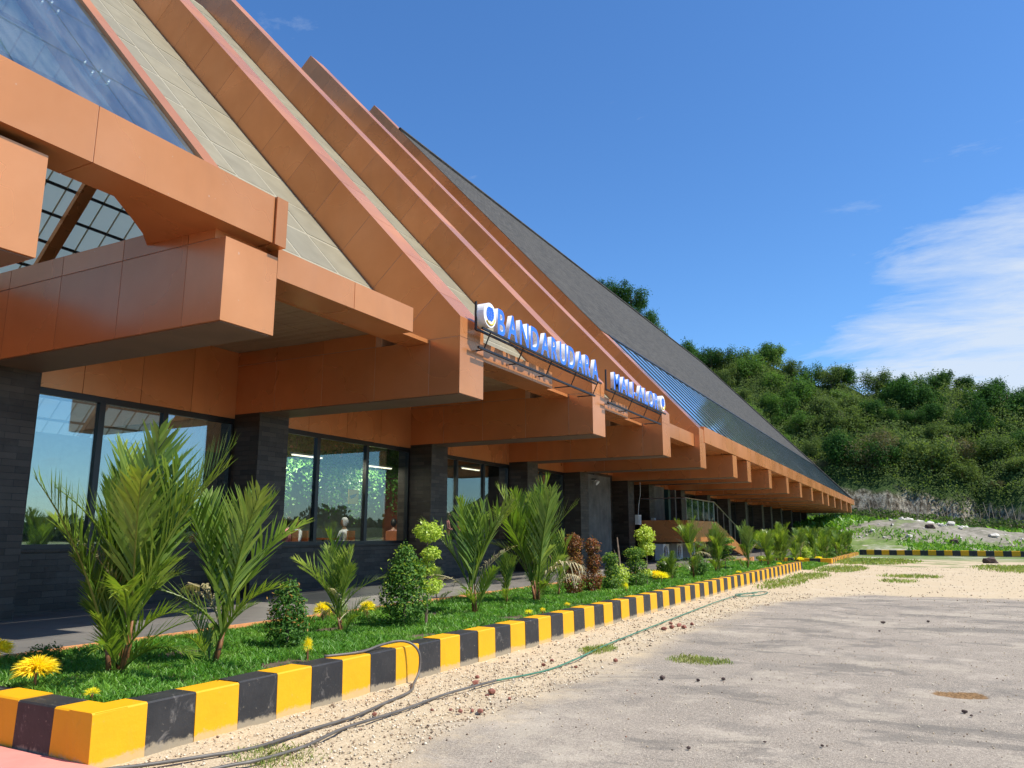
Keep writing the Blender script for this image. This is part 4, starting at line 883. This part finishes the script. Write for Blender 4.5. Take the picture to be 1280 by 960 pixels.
# ---------------------------------------------------------------- hill
crest = [(-160, 40), (-90, 52), (-60, 52), (-51, 49), (-45, 40), (-40, 35.5), (-32, 34.5), (-27, 35), (-21, 33), (-17, 29), (-11, 29), (-7, 26.5), (0, 26.5), (5, 27), (12, 24.5), (17, 22.5), (42, 20), (72, 3), (260, 2)]
cliff = [(-160, 9), (-9, 8.6), (-5, 8.3), (3, 6.8), (12, 5.2), (30, 5), (60, 2), (260, 1.5)]
def lerp(t, x):
    for (a, ya), (b, yb) in zip(t, t[1:]):
        if x <= b: return ya+(yb-ya)*(x-a)/(b-a)
    return t[-1][1]
def hill_h(x, y):
    c = lerp(cliff, x); top = lerp(crest, x)*(1+0); foot = ground_h(max(-40, min(40, x)), 119)-.4
    yc = 120+1.2*math.sin(x*.3)+1.5*fbm(x, 0, .2)
    if y < yc: return foot
    if y < yc+2.5: h = foot+(c-foot)*ss(yc, yc+2.5, y)
    else:
        t = min(1, (y-yc-2.5)/(151-yc-2.5)); h = c+(top-c)*(t**.85)
        if y > 151: h = top-(y-151)*.12
    return h+fbm(x, y, .35, 4)*.55*(1 if y > yc-1 else 0)
def build_hill():
    hx = np.concatenate([np.arange(-160, -70, 6), np.arange(-70, 40, 1.1), np.arange(40, 260, 6)]); hy = np.concatenate([[117, 118], np.arange(118.4, 126, .3), np.arange(126, 152, 1.3), [156, 165, 180, 220, 300]])
    V = np.array([[(x, y, hill_h(x, y)) for x in hx] for y in hy]); V[-1,:,2] = -5
    nx = len(hx); j, i = np.meshgrid(np.arange(len(hy)-1), np.arange(nx-1), indexing='ij'); b = (j*nx+i).ravel(); F = np.stack([b, b+1, b+nx+1, b+nx], 1)
    k = NT('hill'); v = k.coord(); g = k.n('NewGeometry'); sp = k.n('SeparateXYZ'); k.l(g.outputs['Normal'], sp.inputs[0])
    veg = k.ramp(k.noise(v, .5, 6, .7), [(.3, (.02, .045, .012)), (.6, (.05, .09, .02)), (.8, (.12, .13, .05))])
    rk = k.ramp(k.noise(k.coord(scale=(1.6, 1.6, .5)), 1.3, 8, .75), [(.3, (.03, .025, .018)), (.46, (.12, .095, .065)), (.58, (.48, .43, .34)), (.72, (.10, .12, .05))])
    k.base(k.mix(k.rng(sp.outputs[2], .35, .6), rk, veg)); k.set(.9, 0, .2); k.bump(k.noise(v, 2.2, 8, .7), 1, .5); M['hill'] = k.m
    tag(link('hill', rawmesh('hill', V.reshape(-1, 3), F, 'hill')), kind='structure')
build_hill()
def crown(n, seed, flat=1.0, nl=14):
    rd = random.Random(seed); L = [(0, 0, 0, .62, .62, .5*flat)]
    for i in range(nl):
        a = rd.uniform(0, 6.28); r = rd.uniform(.35, .68); zz = rd.uniform(-.32, .5)*flat; s = rd.uniform(.14, .40); L.append((math.cos(a)*r, math.sin(a)*r, zz, s, s*rd.uniform(.7, 1.2), s*rd.uniform(.6, 1.3)))
    P, U = shell_points(L, n, .45, .4); k = n//5; P[:k] += rng.normal(0, .09, (k, 3)); P[:, 0] *= rd.uniform(.85, 1.2); return P, U
CR = {}
for mt in ('tree_dark', 'tree_green', 'tree_olive', 'tree_dry'):
    for v_ in range(4):
        n = 5200 if mt != 'tree_dry' else 3000; P, U = crown(n, hash((mt, v_)) % 1000 if False else len(CR)*7+3, [.8, 1.0, 1.25, .9][v_])
        V, F = leaves(P, U+np.array([0, 0, .4]), np.full(n, .078), 1.7, .65); CR[(mt, v_)] = rawmesh('crown', V, F, mt)
m = MB(); m.tube([(0, 0, -.9), (.02, .01, -.2), (-.03, .02, .4)], [.06, .045, .02], 6)
for a in range(5): m.tube([(0, 0, -.35+a*.08), (.45*math.cos(a*1.3), .45*math.sin(a*1.3), .05+a*.08)], [.028, .008], 5)
TRUNK = m.mesh('trunk', 'bark')
def spot(x): return 'behind the roof slope' if x < -26 else 'above the roof end' if x < -8 else 'behind the mound' if x < 5 else 'past the mound'
def sizew(r): return 'small' if r < 2.3 else 'middling' if r < 2.9 else 'large'
lab = {'tree_dark': 'dark broadleaf tree', 'tree_green': 'fresh green tree', 'tree_olive': 'olive bushy tree', 'tree_dry': 'grey-brown bare tree'}
def tree(x, y, r, mt, where, zoff=.75, hs=1.0, where0=None):
    z = hill_h(x, y) if y > 117 else ground_h(x, y); w_ = (sizew(r)+' '+lab[mt]+' '+where+' '+spot(x)) if where != 'rising above the roof ridge' else where0; root = thing('tree', w_, 'tree', (x, y, z), w_+' group', random.uniform(0, 6.28))
    c = link('crown', CR[(mt, random.randint(0, 3))], root, (0, 0, r*zoff), 0, (r, r, r*hs)); t = link('trunk', TRUNK, root, (0, 0, r*zoff), 0, (r, r, r*hs))
rt = random.Random(5)
for x in np.arange(-62, 44, 3.1):     # crest
    xx = x+rt.uniform(-1.2, 1.2); mt = rt.choice(['tree_dark', 'tree_dark', 'tree_green', 'tree_olive']) if xx < -8 else rt.choice(['tree_olive', 'tree_olive', 'tree_dark', 'tree_green'])
    tree(xx, 150+rt.uniform(-2, 1.5), rt.uniform(2.3, 4.0) if xx < -8 else rt.uniform(2.0, 3.0), mt, 'on the crest of the hill', .55)
for x, y, r, q in ((-50.5, 150, 4.6, 'tallest'), (-47.5, 149, 4.0, 'second tallest'), (-44.5, 148.5, 3.2, 'lowest'), (-54, 150, 5, 'hindmost')): tree(x, y, r*.85, 'tree_dark', 'rising above the roof ridge', .8, where0=q+' of the dark trees rising above the roof ridge')
for row, (yy, zlab) in enumerate(((144, 'high on the hillside'), (138.5, 'on the upper hillside'), (133.5, 'halfway up the hillside'), (129, 'low on the hillside'), (125, 'just above the rock face'))):
    for x in np.arange(-48+row*4, 40, 3.7):
        xx = x+rt.uniform(-1.5, 1.5); v = noise.noise(Vector((xx*.09, yy*.09, 1.3)))
        mt = 'tree_dark' if v > (.0 if xx > -10 and row < 4 else .12) else ('tree_green' if v > -.12 else 'tree_olive')
        if row >= 3 and rt.random() < .3: mt = 'tree_dry'
        if xx < -14 and row < 5: mt = rt.choice(['tree_green', 'tree_green', 'tree_olive', mt])
        tree(xx, yy+rt.uniform(-1.6, 1.6), rt.choice([1.7, 2.2, 2.7, 3.3, 4.2])*rt.uniform(.9, 1.1)-row*.12, mt, zlab, .45, rt.uniform(.8, 1.15))
# undergrowth clumps between the trees
def undergrowth():
    n = 130000; x = rng.uniform(-50, 42, n); y = 121.5+30*rng.uniform(0, 1, n); z = np.array([hill_h(float(a), float(b)) for a, b in zip(x, y)])
    cl = np.sin(x*1.1+y*.3)*np.sin(y*1.4-x*.2); z += .1+rng.uniform(0, 1, n)*(2.0+1.3*cl)*(1+.5*np.sin(x*.23+1)*np.sin(y*.31)); P = np.stack([x, y, z], 1)
    U = np.tile([0, -.5, .8], (n, 1)); V, F = leaves(P, U, np.full(n, .30), 1.6, .8); tag(link('undergrowth', rawmesh('undergrowth', V, F, 'tree_olive')), kind='stuff', label='low scrub covering the hillside between the trees', cat='scrub')
undergrowth()
# brush and stick-like stems before the rock face
def brush():
    n = 9000; x = rng.uniform(-16, 34, n); y = rng.uniform(116.5, 120.5, n); z = np.array([ground_h(float(max(-40, min(40, a))), float(min(b, 119))) for a, b in zip(x, y)])+rng.uniform(0, 1.6, n)**1.3
    V, F = leaves(np.stack([x, y, z], 1), np.tile([0, -.7, .5], (n, 1)), np.full(n, .4), 1.8, .7); tag(link('brush', rawmesh('brush', V, F, 'tree_olive')), kind='stuff', label='weedy brush at the foot of the rock face', cat='scrub')
    m = MB()
    for i in range(190):
        a = random.uniform(-12, 30)+random.gauss(0, 1); b = random.uniform(118.5, 120.2); z0 = ground_h(max(-40, min(40, a)), 118); h = random.uniform(1, 4.2); l = random.uniform(-.9, .9); m.tube([(a, b, z0), (a+l*.5, b, z0+h*.5), (a+l, b-.2, z0+h)], [.06, .045, .02], 4, cap=False)
    simple('dead_stem', (.30, .25, .19), .9, var=.4); tag(m.build('dead_stems', 'dead_stem'), 'thin pale dead stems standing against the rock face', 'scrub', kind='stuff')
brush()
# distant woods beyond the apron on the seaward side (mirrored in the windows)
def far_wood():
    n = 26000; t = rng.uniform(0, 1, n); y = -160+520*t; x = 135+rng.uniform(0, 14, n)+10*np.sin(y*.03); top = 6+2.5*np.sin(y*.11)+1.8*np.sin(y*.31+1); z = rng.uniform(0, 1, n)**.8*top
    V, F = leaves(np.stack([x, y, z], 1), np.tile([-.8, 0, .4], (n, 1)), np.full(n, 1.7), 1.3, .6); tag(link('far_wood', rawmesh('far_wood', V, F, 'tree_dark')), kind='stuff', label='dark distant wood along the far side of the open ground', cat='wood')
far_wood()

# ---------------------------------------------------------------- fittings on the far wall
for i, y in enumerate((35.3, 37.6, 40.0)):
    r = thing('air_conditioner', ('first', 'middle', 'last')[i]+' grey outdoor air conditioner unit in the row of three by the concrete wall', 'air conditioner', (-10.9, y, .36), 'air conditioners by the wall')
    box('case', 'grey_plastic', (-.2, .2, 0, .95, .05, .8), r); m = MB(); m.tube([(.2, .36, .42), (.215, .36, .42)], .29, 20); m.build('fan_guard', 'dark_plastic', parent=r)
    m = MB(); [m.tube([(.222, .36-.27*math.cos(a), .42-.27*math.sin(a)), (.222, .36+.27*math.cos(a), .42+.27*math.sin(a))], .008, 4) for a in np.linspace(0, 3.14, 6)[:-1]]; m.build('fan_grille', 'steel', parent=r); box('foot', 'dark_plastic', (-.2, .2, .1, .2, 0, .05), r); box('foot', 'dark_plastic', (-.2, .2, .75, .85, 0, .05), r)
r = thing('electric_box', 'white electric box on the column with a cable hanging above it', 'electric box', (-11.9, 34.6, 2.05)); box('case', 'white_paint', (0, .18, .35, .75, 0, .45), r); box('door', 'grey_plastic', (.18, .19, .38, .72, .05, .4), r)
m = MB(); m.tube(smooth([(.1, .55, .45), (.12, .6, .9), (.1, .95, 1.5), (.1, .95, 2.0)]), .015, 5); m.build('cable', 'white_paint', parent=r)
r = thing('electric_box', 'slim white box low on the second concrete wall', 'electric box', (-11.9, 37.4, 1.7)); box('case', 'white_paint', (0, .15, 0, .3, 0, .7), r); box('door', 'grey_plastic', (.15, .16, .03, .27, .1, .6), r)
r = thing('wall_lamp', 'round white lamp high on the grey concrete wall', 'lamp', (-11.9, 29.8, 3.85)); m = MB(); m.tube([(-.06, 0, 0), (.16, 0, -.02)], .03, 6); m.build('bracket', 'dark_plastic', parent=r); m = MB(); m.tube([(.1, 0, -.1), (.2, 0, -.18)], [.08, .11], 12); m.build('lamp_head', 'white_paint', parent=r)
# outside stair
r = thing('outdoor_stair', 'copper clad outdoor stair with landing, steel posts and glass balustrade', 'stair', (-9.6, 0, 0))
LY = (35.6, 41.2); lz = 2.25; yb2 = 49.5
box('landing', 'copper', (-2.3, 0, LY[0], LY[1], 1.25, lz), r)
m = MB(); m.prism_y([(0, 0)], 0, 0) if False else None
m.add([(x, y, z) for x in (-1.9, -1.78) for y, z in ((LY[1], lz), (yb2, .36), (yb2-1.6, .36), (LY[1], lz-.9))], [(0, 1, 2, 3), (7, 6, 5, 4), (0, 4, 5, 1), (1, 5, 6, 2), (2, 6, 7, 3), (3, 7, 4, 0)]); m.build('stringer', 'copper', parent=r)
m = MB(); m.add([(x, y, z) for x in (-.12, 0) for y, z in ((LY[1], lz+.02), (yb2, .42), (yb2-1.6, .36), (LY[1], lz-.9))], [(0, 1, 2, 3), (7, 6, 5, 4), (0, 4, 5, 1), (1, 5, 6, 2), (2, 6, 7, 3), (3, 7, 4, 0)]); m.build('stringer', 'copper', parent=r)
ns = 13
for i in range(ns):
    y = LY[1]+(yb2-LY[1])*i/ns; z = lz-(lz-.36)*(i+1)/ns; box('step', 'concrete', (-1.77, -.13, y+.01, y+(yb2-LY[1])/ns, z-.05, z+.0), r)
for i in range(6):
    y = LY[0]+.1+(LY[1]-LY[0]-.2)*i/5; m = MB(); m.box(-.08, -.04, y-.02, y+.02, lz, lz+1.0); m.build('post', 'steel', parent=r)
for i in range(6):
    y = LY[1]+(yb2-LY[1])*(i+.5)/6; z = lz-(lz-.36)*(i+.5)/6; box('post', 'steel', (-.08, -.04, y-.02, y+.02, z, z+.98), r)
m = MB(); m.tube([(-.06, LY[0], lz+1.02), (-.06, LY[1], lz+1.02), (-.06, yb2, 1.4)], .03, 6); m.tube([(-.06, LY[0], lz+1.02), (-2.2, LY[0], lz+1.02)], .03, 6); m.build('handrail', 'steel', parent=r)
for i in range(5):
    a = LY[0]+.1+(LY[1]-LY[0]-.2)*i/5; box('balustrade_glass', 'window_glass', (-.065, -.055, a+.05, a+(LY[1]-LY[0]-.2)/5-.05, lz+.06, lz+.95), r)
# poster sticker and letters on the cafe glass
r = thing('poster', 'small yellow poster with a dark shape stuck inside the second window', 'poster', (-12.80, 15.42, 2.36)); box('sheet', 'poster_yellow', (0, .006, 0, .40, 0, .36), r)
m = MB(); m.add([(.01, .05, .2), (.01, .34, .27), (.01, .26, .18), (.01, .1, .12)], [(0, 1, 2, 3)]); m.build('printed_shape', 'dark_plastic', parent=r)

# ---------------------------------------------------------------- cafe: ivy, tables, people
def ivy():
    root = thing('hanging_ivy', 'curtain of green artificial ivy hanging from the cafe ceiling behind the second window', 'ivy', (-14.2, 13.4, 4.2)); P = []
    n = 11000; y = rng.uniform(0, 6.6, n); dp = .75+.25*np.sin(y*2.1)+.9*(np.abs(np.sin(y*3.3+1)) > .7)*rng.uniform(0, 1, n); z = -rng.uniform(0, 1, n)**1.2*dp*1.3; P = np.stack([rng.uniform(-.25, .25, n), y, z], 1)
    V, F = leaves(P, np.tile([1, 0, .3], (n, 1)), np.full(n, .085), 1.5, .6); link('foliage', rawmesh('foliage', V, F, 'ivy'), root); box('rod', 'dark_plastic', (-.03, .03, 0, 6.6, -.04, .0), root)
ivy()
def lamp(x, y, z, L, label):
    r = thing('pendant_lamp', label, 'lamp', (x, y, z)); box('housing', 'grey_plastic', (-.05, .05, 0, L, .01, .05), r)
    k = bpy.data.materials.get('lit_tube') or NT('lit_tube').m; p = k.node_tree.nodes['Principled BSDF']; p.inputs['Emission Color'].default_value = (1, .95, .7, 1); p.inputs['Emission Strength'].default_value = 1.6; M['lit_tube'] = k
    box('tube', 'lit_tube', (-.03, .03, .02, L-.02, -.02, .009), r)
    for a in (.15, L-.15): m = MB(); m.tube([(0, a, .05), (0, a, 1.2)], .006, 4); m.build('wire', 'dark_plastic', parent=r)
    ld = bpy.data.lights.new('tube_light', 'AREA'); ld.shape = 'RECTANGLE'; ld.size = .06; ld.size_y = L; ld.energy = 55; ld.color = (1, .93, .78); lo = bpy.data.objects.new('tube_light', ld); COL.objects.link(lo); lo.parent = r; lo.location = (0, L/2, -.03)
lamp(-13.7, 14.3, 3.55, 1.1, 'lit pendant tube lamp in the cafe behind the first pane of the second window'); lamp(-13.7, 17.3, 3.5, 1.1, 'lit pendant tube lamp in the cafe behind the middle pane of the second window'); lamp(-14.2, 23.2, 3.9, 1.2, 'added pendant tube lamp lighting the room behind the third window')  # the last lamp is an extra, added to light its room
def skin_body(name, joints, edges, mats):
    me = bpy.data.meshes.new(name); me.from_pydata([j[:3] for j in joints], edges, []); o = bpy.data.objects.new(name, me); COL.objects.link(o)
    md = o.modifiers.new('s', 'SKIN'); sb = o.modifiers.new('u', 'SUBSURF'); sb.levels = 1
    lay = me.skin_vertices[0].data
    for i, j in enumerate(joints): lay[i].radius = (j[3], j[3] if len(j) < 5 else j[4])
    lay[0].use_root = True
    dg = bpy.context.evaluated_depsgraph_get(); dg.update(); out = bpy.data.meshes.new_from_object(o.evaluated_get(dg)); bpy.data.objects.remove(o)
    out.materials.clear(); [out.materials.append(M[q]) for q in mats]; out.shade_smooth(); return out
def person(x, y, rz, label, top, bottom, seated=True, s=1.0, scarf=None):
    z0 = .75; root = thing('person', label, 'person', (x, y, z0), None, rz); hip = .48 if seated else .92
    J = [(0,0,hip,.14,.12),(0,0,hip+.22,.12,.10),(0,0,hip+.42,.16,.10),(0,0,hip+.52,.06),(0,0,hip+.60,.05)]
    E_ = [(0,1),(1,2),(2,3),(3,4)]
    def chain(st, pts):
        p = st
        for q in pts: J.append(q); E_.append((p, len(J)-1)); p = len(J)-1
    for sg in (-1, 1):
        chain(2, [(.0, sg*.19, hip+.44, .055), (.06, sg*.23, hip+.20, .042), (.27, sg*.15, hip+.13, .034), (.33, sg*.13, hip+.13, .03)])
        if seated: chain(0, [(.08, sg*.10, hip-.01, .085), (.43, sg*.11, hip, .062), (.42, sg*.11, .12, .04), (.43, sg*.11, .04, .04), (.55, sg*.11, .03, .03)])
        else: chain(0, [(0, sg*.10, hip-.06, .085), (.01, sg*.10, .48, .06), (0, sg*.10, .1, .042), (.02, sg*.10, .04, .04), (.13, sg*.10, .03, .03)])
    b = skin_body('body', J, E_, [top, bottom, 'skin'])
    for p in b.polygons:
        c = p.center; lowleg = c.z < hip-.02 or (seated and c.z < hip+.09 and c.x > .1 and abs(c.y) < .2 and c.z < hip+.07)
        p.material_index = 2 if (c.z > hip+.50 or (c.x > .24 and c.z > hip+.09)) else (1 if lowleg else 0)
    link('body', b, root)
    bm = bmesh.new(); bmesh.ops.create_uvsphere(bm, u_segments=16, v_segments=12, radius=.5)
    for v in bm.verts:
        x_, y_, z_ = v.co; v.co = Vector((x_*.20, y_*.155, z_*.235)); 
        if x_ > .35 and abs(y_) < .12 and abs(z_+.03) < .12: v.co.x += .022
        if z_ < -.2: v.co.x += .01; v.co.y *= .85
    me = bpy.data.meshes.new('head'); bm.to_mesh(me); bm.free(); me.materials.append(M['skin']); me.shade_smooth(); link('head', me, root, (.015, 0, hip+.70))
    bm = bmesh.new(); bmesh.ops.create_uvsphere(bm, u_segments=16, v_segments=12, radius=.5); dl = [v for v in bm.verts if (v.co.x > .12 and v.co.z < .22)]; bmesh.ops.delete(bm, geom=dl, context='VERTS')
    for v in bm.verts: v.co = Vector((v.co.x*.225, v.co.y*.18, v.co.z*.25))
    me = bpy.data.meshes.new('hair'); bm.to_mesh(me); bm.free(); me.materials.append(M[scarf or 'hair']); me.shade_smooth(); link('headscarf' if scarf else 'hair', me, root, (.005, 0, hip+.715))
    for sg in (-1, 1):
        m = MB(); hx = Vector((.36, sg*.13, hip+.125)); m.box(hx.x-.03, hx.x+.035, hx.y-.04, hx.y+.04, hx.z-.014, hx.z+.014)
        for f_ in range(4): m.tube([(hx.x+.03, hx.y-.03+.02*f_, hx.z), (hx.x+.065, hx.y-.03+.02*f_, hx.z-.003), (hx.x+.085+(.01 if f_ in (1, 2) else 0), hx.y-.03+.02*f_, hx.z-.02)], .009, 5)
        m.tube([(hx.x-.01, hx.y-sg*.04, hx.z), (hx.x+.03, hx.y-sg*.06, hx.z-.01)], .010, 5); m.build('hand', 'skin', parent=root)
    root.scale = (s, s, s); return root
def chair(x, y, rz, label):
    r = thing('cafe_chair', label, 'chair', (x, y, .75), 'cafe chairs', rz); box('seat', 'wood_orange', (-.2, .22, -.21, .21, .40, .44), r); box('backrest', 'wood_orange', (-.23, -.20, -.2, .2, .6, .95), r)
    for a in (-.18, .18):
        for b in (-.18, .18): box('leg', 'dark_plastic', (a-.015, a+.015, b-.015, b+.015, 0, .40), r)
    for b in (-.18, .18): box('back_post', 'dark_plastic', (-.235, -.205, b-.015, b+.015, .44, .62), r)
def table(x, y, label):
    r = thing('cafe_table', label, 'table', (x, y, .75), 'cafe tables'); box('table_top', 'wood_orange', (-.4, .4, -.4, .4, .71, .75), r); m = MB(); m.tube([(0, 0, .03), (0, 0, .71)], .035, 8); m.build('post', 'dark_plastic', parent=r); m = MB(); m.tube([(0, 0, 0), (0, 0, .03)], .25, 14); m.build('foot', 'dark_plastic', parent=r)
ppl = [(-14.3, 14.9, R(200), 'seated woman in a pink top at the cafe table beside the second column', 'cloth_pink', 'cloth_dark', True, None), (-14.8, 15.8, R(250), 'seated person in white at the back of the first cafe table', 'cloth_white', 'cloth_dark', True, None),
       (-14.2, 17.0, R(190), 'seated person in a pale shirt under the yellow poster', 'cloth_white', 'cloth_dark', True, 'cloth_white'), (-14.0, 19.0, R(120), 'person in dark patterned clothes seated at the inner corner of the second window', 'cloth_pattern', 'cloth_pattern', True, None),
       (-14.6, 22.9, R(20), 'standing person in a bright pink top behind the third window by the column', 'cloth_pink', 'cloth_dark', False, None), (-14.8, 23.8, R(10), 'standing woman in an orange dress and pink headscarf behind the third window', 'cloth_orange', 'cloth_orange', False, 'cloth_pink'), (-14.9, 24.8, R(-10), 'standing person in a teal shirt behind the third window', 'cloth_teal', 'cloth_dark', False, None)]
for x, y, rz, lb, a, b, seat, sc in ppl:
    person(x, y, rz, lb, a, b, seat, 1.0 if seat else .93, sc)
    if seat: chair(x, y, rz, 'wooden cafe chair under the '+lb.split(' at ')[0].split(' under ')[0].split(' seated ')[0])
table(-14.9, 15.0, 'square wooden cafe table beside the woman in pink'); table(-14.95, 17.0, 'square wooden cafe table beside the person under the yellow poster'); table(-14.3, 19.7, 'square wooden cafe table by the person in dark patterned clothes')
